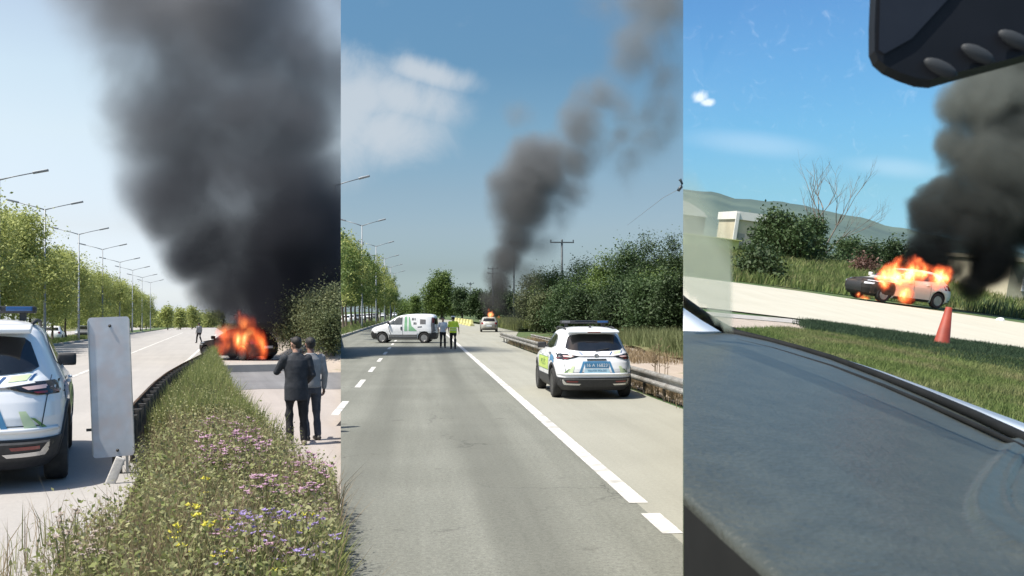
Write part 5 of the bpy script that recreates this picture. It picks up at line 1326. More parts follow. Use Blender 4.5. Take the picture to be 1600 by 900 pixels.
for i, y in enumerate([75, 110, 145, 180, 215, 250]):
    lab = f'{ORD[i]} street lamp left of the middle road'
    lp = copy_tree(l0, F2, (-6.25, y, .14), 0, lab, 'street lamps of the middle road', (1, 1, 1.15))
    if i == 0:                                                        # only its right arm reaches over the road here
        for c_ in list(lp.children):
            if c_.name.startswith('arm') and sum(v.co.x for v in c_.data.vertices) < 0:
                for g_ in list(c_.children): bpy.data.objects.remove(g_)
                bpy.data.objects.remove(c_)
def utility_pole(px, d, top_py, arm_w, lab, thick=.14, arms=1, F=F2):
    c = P(F, px, HOR, d); H = 2 + (HOR - top_py) / FPX * d
    root = empty('utility_pole', F, (c.x, c.y, 0), 0, lab, 'utility pole')
    mk('pole', 'pole_dark', root, smooth=True, fn=lambda bm: tube(bm, [(0, 0, -.2), (0, 0, H)], [thick, thick * .7], 8))
    for a in range(arms):
        z = H - .35 - a * .9
        cr = mk('crossarm', 'pole_dark', root, fn=lambda bm: box(bm, (0, -.1, z), (arm_w, .12, .13)))
        for x in (-arm_w * .47, 0, arm_w * .47):
            mk('insulator', 'pole_dark', cr, smooth=True, fn=lambda bm: lathe(bm, [(.03, 0), (.07, .04), (.05, .10), (.08, .14), (.04, .26)], 8, 'Z', (x, -.1, z + .065)))
    return root, Vector((c.x, c.y, H))
u1 = utility_pole(878, 113, 374, 2.7, 'tall dark utility pole with wide crossarm above the wooded bank', .16)
u2 = utility_pole(770, 188, 417, 1.9, 'smaller utility pole with two crossarms near the smoke column', .16, 2)
u3 = utility_pole(803, 140, 376, 1.2, 'thin dark pole standing inside the smoke column', .13)
u4 = utility_pole(735, 275, 441, 1.9, 'distant utility pole above the dark trees', .16)
# guardrails
def guardrail(name, F, k, path, zb, top, post_step, label, mat, postmat, beam_h=.31, seglen=4.0, doubles=True):
    """W-beam rail on posts following path [(x,y)]"""
    root = empty(name, F, (path[0][0], path[0][1], zb), 0, label, 'guardrail')
    O = Vector((path[0][0], path[0][1], zb))
    pts = [Vector((x, y, 0)) for x, y in path]
    # resample
    dist = [0]
    for a, b in zip(pts, pts[1:]): dist.append(dist[-1] + (b - a).length)
    def at(s):
        s = max(0, min(dist[-1], s))
        for i in range(len(pts) - 1):
            if s <= dist[i + 1]: return pts[i].lerp(pts[i + 1], (s - dist[i]) / (dist[i + 1] - dist[i]))
        return pts[-1]
    prof = [(-.0, 0), (.055, .02), (.075, .05), (.075, .08), (.02, .13), (.02, .18), (.075, .23), (.075, .26), (.055, .29), (.0, .31)]
    prof = [(a, b * beam_h / .31) for a, b in prof]
    n = int(dist[-1] / seglen)
    for i in range(n):
        s0, s1 = i * dist[-1] / n, (i + 1) * dist[-1] / n + .12; bm = bmesh.new(); rings = []
        for j in range(5):
            s = s0 + (s1 - s0) * j / 4; p = at(s); d = (at(s + .3) - at(s - .3)).normalized(); nx = Vector((-d.y, d.x, 0))
            rings.append([bm.verts.new(Vector((p.x, p.y, top - beam_h + h)) - O * 1 + Vector((0, 0, zb)) + nx * (o + .002 * (i % 2)) ) for o, h in prof])
        for a, b in zip(rings, rings[1:]):
            for j in range(len(prof) - 1): bm.faces.new((a[j], a[j + 1], b[j + 1], b[j]))
        bmesh.ops.solidify(bm, geom=bm.faces[:], thickness=.006)
        me = bmesh_to('rail_beam', bm, False)
        link('rail_beam', me, mat, root)
    bm = bmesh.new(); box(bm, (0, 0, (top - .03) / 2 - .1), (.055, .12, top + .12), None, .006); box(bm, (.0, 0, top - beam_h / 2), (.10, .10, beam_h * .8)); pm = bmesh_to('rail_post', bm); pm.materials.append(M[postmat])
    s = .2
    while s < dist[-1]:
        p = at(s); d = (at(s + .3) - at(s - .3)).normalized(); nx = Vector((-d.y, d.x, 0))
        o = bpy.data.objects.new('rail_post', pm); COL.objects.link(o); o.parent = root
        o.matrix_local = T(Vector((p.x, p.y, 0)) - Vector((O.x, O.y, 0)) - nx * .07) @ Matrix.Rotation(math.atan2(d.y, d.x) - math.pi / 2, 4, 'Z'); s += post_step
    return root
guardrail('guardrail', F2, 2, [(5.43, 8), (5.40, 30), (5.36, 50), (5.30, 66)], 0, .60, 2.0, 'grey steel guardrail running along the shoulder beside the police car', 'steel_rail', 'steel_dark', .33)
guardrail('guardrail', F2, 2, [(6.9, 36), (6.9, 62)], .15, .42, 2.0, 'second low rail behind the far end of the roadside guardrail', 'steel_rail', 'steel_dark', .2)
guardrail('guardrail', F1, 1, [(-.95, 12.9), (-.95, 14), (-.93, 20), (-.84, 24), (-.62, 29), (-.30, 35), (.15, 42)], .05, .86, .9, 'dark rusty guardrail half sunk in weeds along the verge', 'rail_rust', 'steel_dark', .36, 3.0)
# bare metal sign, seen from behind
b = G(F1, 184, 782, .0); D = (F1 @ b).y; s = D / FPX
root = empty('roadside_sign', F1, (b.x, b.y, 0), 4, 'tall blank metal sign panel seen from behind, on a steel post beside the police car', 'sign', tilt=(0, -2.2))
pw, ph, z0 = 60 * s, 218 * s, (782 - 713) * s
def f(bm):
    r = .035; pts = []
    for cx, cz, a0 in ((pw / 2 - r, ph - r, 0), (-pw / 2 + r, ph - r, 90), (-pw / 2 + r, r, 180), (pw / 2 - r, r, 270)):
        for k in range(5): a = R(a0 + k * 22.5); pts.append((cx + r * math.cos(a), cz + r * math.sin(a)))
    fc = bm.faces.new([bm.verts.new((x - .02, -.02, z0 + z)) for x, z in pts]); e = bmesh.ops.extrude_face_region(bm, geom=[fc])
    for v in e['geom']:
        if isinstance(v, bmesh.types.BMVert): v.co.y += .012
mk('sign_panel', 'sign_back', root, fn=f)
def edge(bm):
    for x in (-pw / 2 - .02, pw / 2 - .02): box(bm, (x, -.016, z0 + ph / 2), (.012, .03, ph - .07), None, .003)
mk('panel_rim', 'steel', root, fn=edge)
for z in (.07, ph - .10): mk('bolt', 'steel_dark', root, smooth=True, fn=lambda bm: lathe(bm, [(.014, -.034), (.014, -.02), (.018, -.02)], 10, 'Y', (-.01 if z > .5 else .02, 0, z0 + z)))
mk('bolt', 'steel_dark', root, fn=lambda bm: box(bm, (-pw / 2 - .05, -.01, z0 + .32), (.06, .02, .03)))
mk('post', 'steel_dark', root, fn=lambda bm: [box(bm, (.0 + dx, .03, (z0 + ph * .9) / 2 - .1), (w_, d_, z0 + ph * .9 + .2)) for dx, w_, d_ in ((.055, .012, .09), (-.035, .012, .09), (.01, .10, .012))])
mk('post', 'steel', root, fn=lambda bm: [box(bm, (.115, .05, z0 / 2), (.03, .08, z0 + .3))])
# fallen pale pipe stub and broken slab at the sign foot
pp = G(F1, 178, 790, .05)
r2 = empty('broken_rail_end', F1, (pp.x, pp.y - .1, .0), 0, 'bent pale rail end and broken concrete lump at the foot of the blank sign', 'debris')
mk('bent_rail_end', 'concrete', r2, smooth=True, fn=lambda bm: [box(bm, (-.02, .0, .33), (.10, .05, .52), rot(22, 'Y').to_3x3(), .015), box(bm, (-.13, -.02, .10), (.16, .10, .24), rot(-8, 'Y').to_3x3(), .03)])
def lump(bm):
    vs = box(bm, (.02, -.12, .05), (.46, .34, .16), rot(18, 'Z').to_3x3(), .03)
    for v in bm.verts: v.co += Vector((mnoise.noise(v.co * 6), mnoise.noise(v.co * 6 + Vector((3, 0, 0))), mnoise.noise(v.co * 5 + Vector((0, 7, 0))))) * .035
mk('concrete_lump', 'concrete', r2, fn=lump)
# yellow barrier blocks by the far lay-by
root0 = None
for i in range(6):
    px = 713 + i * 4.6; c = G(F2, px, 504.5 + i * 1.0); lab = f'{ORD[5 - i]} block from the right in the row of pale yellow road barriers'
    if root0 is None:
        root0 = empty('road_barrier', F2, (c.x, c.y, 0), 20, lab, 'barrier', 'yellow barrier blocks at the far lay-by')
        mk('barrier_body', 'barrier_yellow', root0, fn=lambda bm: [box(bm, (0, 0, .12), (.62, .9, .24), None, .02), box(bm, (0, 0, .55), (.40, .85, .62), None, .04, .6)])
    else: copy_tree(root0, F2, (c.x, c.y, 0), 20, lab)
# overhead cable with clamp at the right edge of the middle place
d = 26; a = P(F2, 1036, 309, d); b_ = P(F2, 1058, 297, d); c_ = P(F2, 1066, 290, d); e_ = P(F2, 1064, 283, d)
r4 = empty('overhead_cable', F2, a, 0, 'thin overhead wire with a black hook clamp high at the middle picture edge', 'cable')
mk('cable', 'lamp_grey', r4, fn=lambda bm: tube(bm, [(P(F2, 980, 352, 60) - a), (P(F2, 1036, 309, 30) - a), b_ - a], .006, 5))
mk('clamp', 'print_dark', r4, smooth=True, fn=lambda bm: tube(bm, [b_ - a, (b_ + Vector((.03, 0, -.01))) - a, (c_ + Vector((-.02, 0, -.02))) - a, c_ - a + Vector((0, 0, .04)), e_ - a, e_ - a + Vector((-.03, 0, .05))], [.02, .045, .04, .03, .03, .045], 8))
# traffic cone
b = G(F3, 1470, 543); D = (F3 @ b).y; H = 64 / FPX * D
r5 = empty('traffic_cone', F3, b, 0, 'tall orange-red traffic cone standing in the dark roadside cover', 'traffic cone', tilt=(0, 2))
mk('cone_body', 'cone_orange', r5, smooth=True, fn=lambda bm: lathe(bm, [(H * .22, .03), (H * .19, .06), (H * .075, H), (.0001, H + .005)], 24))
mk('cone_foot', 'cone_orange', r5, fn=lambda bm: box(bm, (0, 0, .015), (H * .56, H * .56, .035), None, .01))
mk('cone_sleeve', 'cone_band', r5, smooth=True, fn=lambda bm: lathe(bm, [(H * .162, H * .30), (H * .120, H * .62)], 24))
# pale stone on the road edge
b = G(F3, 1563, 501)
r6 = empty('stone', F3, b, 0, 'small white stone at the far edge of the cream road', 'stone')
def st(bm):
    bmesh.ops.create_icosphere(bm, subdivisions=2, radius=.16)
    for v in bm.verts: v.co = v.co * (1 + .35 * mnoise.noise(v.co * 9)); v.co.z = abs(v.co.z) * .8
mk('rock', 'wall_white', r6, fn=st)
# ---- buildings of the right place
def building3(name, px0, px1, top_l, top_r, base_py, D, depth, wall, label, roof='wall_white', lower=None, band=.22, cat='building', wins=()):
    """front wall across px0..px1 at view depth D; rolled with its slope"""
    a = P(F3, px0, base_py, D); b = P(F3, px1, base_py + (px1 - px0) * .1317, D); h = (base_py - top_l) / FPX * D; w = (b - a).length
    root = empty(name, F3, a, 0, label, cat)
    mk('wall', wall, root, fn=lambda bm: box(bm, (w / 2, depth / 2, h / 2 - .5), (w, depth, h + 1)))
    rf = mk('roof', roof, root, fn=lambda bm: box(bm, (w / 2, depth / 2 - .05, h + .003 - band * .5 + band * .5), (w + .3, depth + .3, band)))
    if lower: mk('lower_wall', lower, root, fn=lambda bm: box(bm, (w / 2, -.04, h * .26), (w * .96, .1, h * .5)))
    for (u, v, uw, vh) in wins:
        wn = mk('window', 'print_white', root, fn=lambda bm: [box(bm, (w * u, -.03, h * v), (uw + .24, .08, vh + .24))])
        mk('pane', 'glass_side', wn, fn=lambda bm: box(bm, (w * u, -.06, h * v), (uw, .06, vh)))
    return root
building3('white_building', 1144, 1200, 336, 0, 392, 88, 8, 'wall_beige', 'small beige building with white parapet left of the big bush', 'wall_white', 'wall_grey', .7)
wb = bpy.context.scene.objects['white_building']
mk('corner_post', 'wall_white', wb, fn=lambda bm: box(bm, (0, -.15, 1.6), (.28, .28, 3.5)))
bb = building3('beige_building', 1572, 1680, 404, 0, 462, 60, 9, 'wall_beige', 'beige house with a small window at the right edge, behind smoke', 'wall_beige', None, .25, wins=((.30, .42, .62, .85),))
yw = building3('yellow_wall', 1000, 1150, 356, 0, 392, 70, .6, 'wall_yellow', 'long yellow wall at the left edge of the right picture', 'wall_yellow', None, .06, 'wall')
# rounded white hall roof
a = P(F3, 1062, 334, 120)
r7 = empty('white_hall', F3, a, 0, 'white hall with a curved roof at the left edge of the right picture', 'building')
def hall(bm):
    n = 14; f0 = []; f1 = []
    for k in range(n + 1):
        t = k / n; x = -3.2 + 6.6 * t; z = 1.9 * math.sin(math.pi * min(1, (1 - t) * .62 + .0)) ** .7 if t < 1 else 0
        f0.append(bm.verts.new((x, 0, z))); f1.append(bm.verts.new((x, 9, z)))
    for k in range(n): bm.faces.new((f0[k], f0[k + 1], f1[k + 1], f1[k]))
    bm.faces.new(f0 + [bm.verts.new((-3.2, 0, -.05))]); bm.faces.new(f1 + [bm.verts.new((-3.2, 9, -.05))])
mk('curved_roof', 'wall_white', r7, fn=hall)
mk('wall', 'leaf_olive', r7, fn=lambda bm: box(bm, (0, 4.6, -2.2), (6.2, 8.6, 4.2)))
bpy.data.objects.remove(r7.children[1]); mk('wall', 'wall_grey', r7, fn=lambda bm: box(bm, (.1, 4.6, -2.2), (6.2, 8.6, 4.2)))
# ================================================================== SMOKE AND FIRE (real volumes)
def vol_mat(name, blobs, dens, color, nscale, warp, aniso=.2, lo=.12, hi=.55, nlo=.30, nhi=.62, absorb=None, fire=False, wscale=.25, stretch=1.0, estr=1.0, z_fade=None, det=4, ragged=.5, soot=None, thick=None):
    m = bpy.data.materials.new(name); m.use_nodes = True; n = NT(m.node_tree); n.n.clear()
    tc = n.node('ShaderNodeTexCoord').outputs['Object']
    sc_ = n.node('ShaderNodeMapping', ins={0: tc}); sc_.inputs['Scale'].default_value = (1, 1, stretch)
    w = n.noise(sc_.outputs[0], wscale, 2, .5, out=1)
    wv = n.vmath('MULTIPLY', n.vmath('SUBTRACT', w, (.5, .5, .5)), (warp * 2,) * 3)
    p = n.vmath('ADD', tc, wv)
    tot = None
    for (x, y, z, r, k) in blobs:
        d = n.vmath('DISTANCE', p, (x, y, z), out=1)
        f = n.mapr(d, 0, r, k, 0)
        f.node.clamp = True
        tot = f if tot is None else n.math('SMOOTH_MAX', tot, f, .12 if not fire else .10)
    nz = n.noise(sc_.outputs[0], nscale, det, .58, dist=.3)
    q = n.math('ADD', tot, n.math('MULTIPLY', n.math('SUBTRACT', nz, .5), ragged))
    shape = n.mapr(q, lo, hi, 0, 1, True)
    shape = n.math('MULTIPLY', shape, n.mapr(tot, .05, .22, 0, 1, True))
    body = n.mapr(nz, nlo, nhi, .25, 1.0)
    den = n.math('MULTIPLY', n.math('MULTIPLY', shape, body), dens)
    if thick: den = n.math('MULTIPLY', den, n.mapr(n.node('ShaderNodeSeparateXYZ', ins={0: p}).outputs[2], thick[0], thick[1], thick[2], 1))
    o = n.node('ShaderNodeOutputMaterial')
    pv = n.node('ShaderNodeVolumePrincipled'); n.l.new(den, pv.inputs['Density']); pv.inputs['Color'].default_value = tuple(color) + (1,)
    pv.inputs['Anisotropy'].default_value = aniso
    if soot:                                                          # thick black soot near the fire, thinning to grey ash higher up
        zc = n.node('ShaderNodeSeparateXYZ', ins={0: p}).outputs[2]
        n.l.new(n.mix(n.mapr(zc, soot[0], soot[1]), soot[2], color), pv.inputs['Color'])
    if absorb: pv.inputs['Absorption Color'].default_value = tuple(absorb) + (1,)
    if fire:
        hot = n.mapr(q, lo, hi + .10)
        col = n.ramp(hot, [(0, (.32, .02, .01)), (.3, (.75, .07, .02)), (.6, (1, .19, .04)), (.85, (1, .42, .12)), (1, (1, .62, .26))])
        n.l.new(col, pv.inputs['Emission Color']); n.l.new(n.math('MULTIPLY', n.math('MULTIPLY', n.math('MULTIPLY', shape, body), estr), n.math('ADD', .55, n.math('MULTIPLY', n.math('MULTIPLY', hot, hot), 3.5))), pv.inputs['Emission Strength'])
    n.l.new(pv.outputs[0], o.inputs['Volume'])
    m.cycles.volume_step_rate = 1.0
    return m
def vol_obj(name, F, k, blobs, mat, label, cat, grow=1.0, vox=None, origin=(0, 0, 0)):
    bm = bmesh.new()
    for (x, y, z, r, kk) in blobs:
        q = r * grow * (1 if kk > .6 else .92)
        bmesh.ops.create_icosphere(bm, subdivisions=2, radius=q, matrix=T((x, y, z)))
    me = bmesh_to(name, bm); o = bpy.data.objects.new('tmp', me); COL.objects.link(o)
    md = o.modifiers.new('r', 'REMESH'); md.mode = 'VOXEL'; md.voxel_size = vox or min(b[3] for b in blobs) * .3
    bpy.context.view_layer.update(); out = evaluated(o); bpy.data.objects.remove(o)
    out.name = name; out.materials.clear()
    M4 = F @ T(origin)
    bm = bmesh.new(); bm.from_mesh(out); I = M4.inverted()
    L, Rr = clip_seam(k); cuts = {1: [(L, True)], 2: [(L, False), (Rr, True)], 3: [(Rr, False)]}[k]
    for (co, no), outer in cuts:
        bmesh.ops.bisect_plane(bm, geom=bm.verts[:] + bm.edges[:] + bm.faces[:], plane_co=I @ Vector((0, 0, 0)), plane_no=(I.to_3x3() @ no).normalized(), clear_outer=outer, clear_inner=not outer)
        bmesh.ops.holes_fill(bm, edges=[e for e in bm.edges if e.is_boundary], sides=0)
    # flat underside on the ground
    bmesh.ops.bisect_plane(bm, geom=bm.verts[:] + bm.edges[:] + bm.faces[:], plane_co=(0, 0, .05), plane_no=(0, 0, 1), clear_inner=True)
    bmesh.ops.holes_fill(bm, edges=[e for e in bm.edges if e.is_boundary], sides=0)
    bmesh.ops.recalc_face_normals(bm, faces=bm.faces)
    bm.to_mesh(out); bm.free()
    out.materials.append(mat); ob = bpy.data.objects.new(name, out); COL.objects.link(ob); ob.matrix_world = M4
    return tag(ob, label, cat)
def pblobs(F, org, D, spec):
    """spec [(px, py, r_px, weight[, depth offset])] -> local blobs about org, D = view depth of the plume"""
    o = Vector(org); r = []
    for s in spec:
        dd = D + (s[4] if len(s) > 4 else 0); p = P(F, s[0], s[1], dd) - o; r.append((p.x, p.y, p.z, s[2] / FPX * dd, s[3]))
    return r
# left place plume
O1 = Vector((BURN1[0], BURN1[1], .3)); D1 = (F1 @ O1).y
S1 = [(240, 100, 110, .7), (225, 230, 80, .6), (400, 490, 60, 1.1, -1), (440, 460, 75, 1.15, -1), (360, 460, 65, 1.0, -1), (480, 430, 80, 1.15), (330, 430, 60, .9), (290, 420, 60, .8), (275, 350, 80, .8), (450, 440, 120, 1.1), (540, 370, 115, 1.1, 2), (380, 300, 170, 1), (330, 230, 160, .9, 1), (210, 150, 90, .55), (290, 390, 70, .7), (395, 525, 70, .9), (430, 480, 90, 1), (340, 475, 75, .8), (400, 420, 125, 1), (500, 400, 105, 1.1, 2), (330, 380, 110, .9), (440, 330, 150, .95), (300, 290, 140, .85), (400, 200, 190, .95, 1), (510, 330, 130, 1.05, 4),
      (270, 180, 140, .75), (230, 60, 150, .6), (330, 60, 190, .9, 1), (460, 90, 160, .58, 1), (170, -40, 170, .7), (560, 120, 120, .5, 1), (350, -60, 200, .9, 2), (540, -40, 160, .42, 1), (590, 200, 140, .45, 1), (600, 370, 110, 1.0, 3)]
B1 = pblobs(F1, O1, D1, S1)
sm1 = vol_mat('smoke_left', B1, .62, (.44, .455, .49), .20, 1.7, lo=.075, hi=.55, nlo=.36, nhi=.58, ragged=.62, wscale=.14, det=7, soot=(4, 20, (.05, .053, .07)), thick=(1, 9, 3.5))
vol_obj('smoke', F1, 1, B1, sm1, 'huge dark grey smoke column filling the sky of the left picture', 'smoke', 1.0, 1.2, O1)
FB1 = pblobs(F1, O1, D1 - 1.2, [(348, 545, 24, .9), (368, 532, 36, 1.1), (394, 535, 34, 1.2), (382, 510, 28, 1.0), (366, 502, 18, .7), (392, 508, 22, .9), (376, 494, 15, .7), (354, 522, 20, .75), (408, 546, 20, .7)])
fm1 = vol_mat('fire_left', FB1, 1.3, (.3, .15, .1), 1.3, .9, lo=.16, hi=1.0, nlo=.40, nhi=.66, fire=True, wscale=.8, stretch=.40, estr=2.5, ragged=1.5)
vol_obj('fire', F1, 1, FB1, fm1, 'orange red flames rising from the blackened car on the left', 'fire', 1.0, .22, O1)
# middle plume
O2 = Vector((BURN2[0], BURN2[1], 0)); D2 = (F2 @ O2).y
S2 = [(780, 488, 20, 1), (785, 468, 30, 1), (793, 440, 36, 1), (803, 405, 46, 1), (816, 365, 58, .95), (832, 320, 74, 1.05), (848, 270, 78, 1.1), (818, 285, 58, .95), (880, 240, 48, .72), (905, 290, 55, .45), (925, 200, 62, .75), (950, 150, 60, .62), (860, 380, 56, .38), (835, 430, 58, .40), (850, 480, 64, .38), (815, 500, 42, .5), (890, 500, 50, .30),
      (985, 185, 66, .48), (1040, 190, 80, .42), (1000, 80, 95, .42), (1050, 20, 115, .46), (960, 20, 80, .28), (1060, 120, 80, .32), (830, 180, 50, .34), (1010, 260, 70, .28), (1050, -80, 110, .4)]
S2 = [(a[0] - 14,) + tuple(a[1:]) for a in S2] + [(770, 470, 14, 1), (780, 440, 24, 1), (790, 415, 30, 1), (900, 250, 52, .62), (895, 300, 60, .5), (870, 330, 60, .55), (930, 225, 60, .45), (960, 160, 60, .45)]
B2 = pblobs(F2, O2, D2, S2)
sm2 = vol_mat('smoke_middle', B2, 1.4, (.36, .375, .39), .16, 1.3, lo=.09, hi=.85, nlo=.30, nhi=.62, ragged=.80, wscale=.16, det=8, soot=(3, 18, (.12, .12, .12)), thick=(0, 9, 2.0))
vol_obj('smoke', F2, 2, B2, sm2, 'thinner dark smoke column drifting right above the distant hatchback', 'smoke', 1.0, .9, O2)
FB2 = pblobs(F2, O2, D2 - 1.0, [(766, 490, 8, 1), (764, 482, 6, .7), (772, 492, 6, .7), (779, 497, 5, .6)])
fm2 = vol_mat('fire_middle', FB2, 2.0, (.3, .15, .1), 1.6, .4, lo=.15, hi=.6, nlo=.35, nhi=.6, fire=True, wscale=1.2, stretch=.6, estr=.9, ragged=1.3)
vol_obj('fire', F2, 2, FB2, fm2, 'small red flames above the roof of the distant hatchback', 'fire', 1.0, .12, O2)
# right plume
O3 = Vector((BURN3[0], BURN3[1], 0)); D3 = (F3 @ O3).y
S3 = [(1490, 165, 48, .45), (1482, 225, 38, .42), (1425, 345, 30, .8), (1445, 300, 28, .8), (1440, 425, 30, .8), (1470, 400, 50, 1), (1440, 330, 44, 1), (1500, 240, 44, .6), (1530, 160, 50, .55), (1545, 330, 90, 1.1), (1590, 260, 110, 1.1), (1570, 150, 95, 1), (1600, 90, 100, 1), (1540, 400, 60, .9), (1440, 385, 36, .9), (1455, 345, 48, 1), (1450, 315, 36, .95), (1480, 300, 44, 1), (1510, 360, 62, 1.1), (1525, 290, 66, 1.1), (1560, 240, 72, 1), (1545, 180, 62, .7), (1600, 180, 80, .9), (1580, 120, 76, .8), (1600, 330, 90, 1), (1650, 260, 100, 1), (1560, 400, 56, .6), (1520, 440, 44, .55), (1640, 90, 110, .9), (1600, 30, 90, .75), (1680, -40, 130, .9), (1610, 430, 46, .25), (1498, 210, 30, .45)]
B3b = pblobs(F3, O3, D3 + 1.0, S3)
sm3 = vol_mat('smoke_right', B3b, 5.5, (.30, .33, .31), .42, .75, lo=.03, hi=.54, nlo=.36, nhi=.58, ragged=.62, wscale=.38, det=7, soot=(2.5, 9, (.022, .025, .028)))
vol_obj('smoke', F3, 3, B3b, sm3, 'billowing black smoke rolling right from the burning silver car', 'smoke', 1.0, .5, O3)
FB3 = pblobs(F3, O3, D3 - 1.3, [(1398, 434, 30, 1.1), (1420, 424, 32, 1.15), (1446, 432, 22, .9), (1470, 434, 26, 1.0), (1412, 462, 22, 1), (1380, 444, 18, .9), (1392, 436, 19, 1), (1412, 426, 18, 1), (1428, 428, 13, .85), (1402, 416, 10, .75), (1444, 438, 14, .85), (1462, 432, 15, .85), (1480, 437, 15, .95), (1492, 444, 10, .6),
      (1404, 462, 14, .95), (1415, 456, 14, .95), (1398, 478, 9, .8), (1372, 474, 10, .85), (1352, 468, 10, .8), (1338, 463, 10, .9), (1350, 474, 11, .95), (1368, 478, 12, .95), (1388, 482, 12, .95), (1386, 478, 8, .8), (1382, 446, 12, .8), (1332, 452, 6, .6)])
fm3 = vol_mat('fire_right', FB3, 2.2, (.3, .15, .1), 2.2, .45, lo=.06, hi=.80, nlo=.36, nhi=.64, fire=True, wscale=1.3, stretch=.6, estr=2.9, ragged=1.5)
vol_obj('fire', F3, 3, FB3, fm3, 'orange flames over the bonnet, windscreen and roof of the silver car', 'fire', 1.0, .13, O3)
# ================================================================== CAR WE LOOK OUT OF (right place)
own = 'our car interior'
def GZ(px, py, z): return G(F3, px, py, z)
I0 = GZ(1330, 700, 1.18)
def rel(p): return p - I0
far_e = [(1040, 519), (1100, 521), (1150, 526), (1210, 541), (1300, 569), (1380, 600), (1450, 630), (1520, 662), (1600, 700), (1720, 757)]
far_e = [(x, y - (9 if x > 1140 else 3)) for x, y in far_e]
near_e = [(1040, 764), (1070, 790), (1100, 818), (1130, 846), (1160, 873), (1192, 902), (1240, 945), (1300, 1000), (1400, 1050), (1720, 1120)]
def poly_at(pl, t):
    f = t * (len(pl) - 1); i = min(int(f), len(pl) - 2); a = f - i; return (pl[i][0] * (1 - a) + pl[i + 1][0] * a, pl[i][1] * (1 - a) + pl[i + 1][1] * a)
dash_root = empty('dashboard', F3, I0, 0, 'dark grey grained dashboard filling the lower right below the windscreen', 'dashboard')
def dz(u, v):
    """height profile: crest at 45 percent, falling to the windscreen and rolled over at the near edge"""
    c = .42 + .10 * u
    z = -.030 * (1 - min(v / c, 1)) ** 1.6
    z -= .012 * max(0, (v - c) / (1 - c)) ** 2
    if v > .93: z -= .004 * ((v - .93) / .07) ** 2
    return z + .0025 * math.sin(u * 5 + v * 3)
nu, nv = 240, 190; vs = []
arc = [(1760, 600), (1640, 655), (1590, 690), (1560, 722), (1540, 748), (1524, 774), (1519, 798), (1530, 824), (1556, 846), (1600, 872), (1760, 955)]
arc2 = [(1760, 668), (1640, 704), (1604, 718), (1584, 740), (1575, 768), (1578, 795), (1600, 820), (1660, 858), (1760, 900)]
def smooth_pl(pl, m=8):
    a = np.array(pl, float); t = np.linspace(0, len(a) - 1, (len(a) - 1) * m + 1); x = np.interp(t, range(len(a)), a[:, 0]); y = np.interp(t, range(len(a)), a[:, 1])
    k = np.ones(m) / m; xp = np.convolve(np.pad(x, m, 'edge'), k, 'same')[m:-m]; yp = np.convolve(np.pad(y, m, 'edge'), k, 'same')[m:-m]; return np.stack([xp, yp], 1)
A1, A2 = smooth_pl(arc), smooth_pl(arc2)
def sd(pl, x, y):
    d = pl - np.array([x, y]); L = np.hypot(d[:, 0], d[:, 1]); i = int(L.argmin()); j = min(max(i, 1), len(pl) - 2); tx, ty = pl[j + 1] - pl[j - 1]
    side = 1 if (tx * (y - pl[i][1]) - ty * (x - pl[i][0])) < 0 else -1; return L[i] * side
def lid(x, y):
    if x < 1440: return 0
    a = sd(A1, x, y); b = sd(A2, x, y)
    z = .0055 / (1 + math.exp(-a / 5.0)) + .0022 * math.exp(-(a / 9) ** 2) - .003 / (1 + math.exp(-(a - 26) / 8))
    z += .0022 * math.exp(-((b + 4) / 5) ** 2) - .0035 * math.exp(-((b - 2) / 3) ** 2)
    return z
for i in range(nu + 1):
    for j in range(nv + 1):
        u, v = i / nu, j / nv; a = poly_at(far_e, u); b = poly_at(near_e, u); w = v ** 1.15
        X, Y = a[0] * (1 - w) + b[0] * w, a[1] * (1 - w) + b[1] * w; q = rel(GZ(X, Y, 1.18 + dz(u, v))); q.z += lid(X, Y); vs.append(q)
for i in range(nu + 1):                                               # rolled front lip going down into the footwell
    p = vs[i * (nv + 1) + nv]; vs.append((p[0] + .01, p[1] - .005, p[2] - .05))
for i in range(nu + 1):
    p = vs[i * (nv + 1) + nv]; vs.append((p[0] + .03, p[1] + .03, p[2] - .35))
f = [(i * (nv + 1) + j, (i + 1) * (nv + 1) + j, (i + 1) * (nv + 1) + j + 1, i * (nv + 1) + j + 1) for i in range(nu) for j in range(nv)]
k0 = (nu + 1) * (nv + 1); k1 = k0 + nu + 1
lipf = [(i * (nv + 1) + nv, (i + 1) * (nv + 1) + nv, k0 + i + 1, k0 + i) for i in range(nu)] + [(k0 + i, k0 + i + 1, k1 + i + 1, k1 + i) for i in range(nu)]
me = npmesh('dash_front', vs, lipf, True); MD = F3 @ T(I0); clip_mesh(me, MD, 3); link('dash_front', me, 'seal_black', dash_root)  # dark lower dash, with the cabin's shade put into its black
me = npmesh('dash_top', vs[:(nu + 1) * (nv + 1)], f, True)
clip_mesh(me, MD, 3); link('dash_top', me, 'dash', dash_root)
# footwell shade painted black: floor and door card below the dashboard
me = npmesh('footwell', [rel(Vector((x, y, .80))) for x, y in ((-.3, -.1), (2.0, -.1), (2.0, 1.5), (-.3, 1.5))], [(0, 1, 2, 3)]); clip_mesh(me, MD, 3); link('footwell', me, 'seal_black', dash_root)
me = npmesh('knee_panel', [rel(Vector((x, y, z))) for x, y, z in ((-.2, .50, .80), (1.6, .72, .80), (1.6, .72, 1.10), (-.2, .50, 1.10))], [(0, 1, 2, 3)]); clip_mesh(me, MD, 3); link('knee_panel', me, 'seal_black', dash_root)
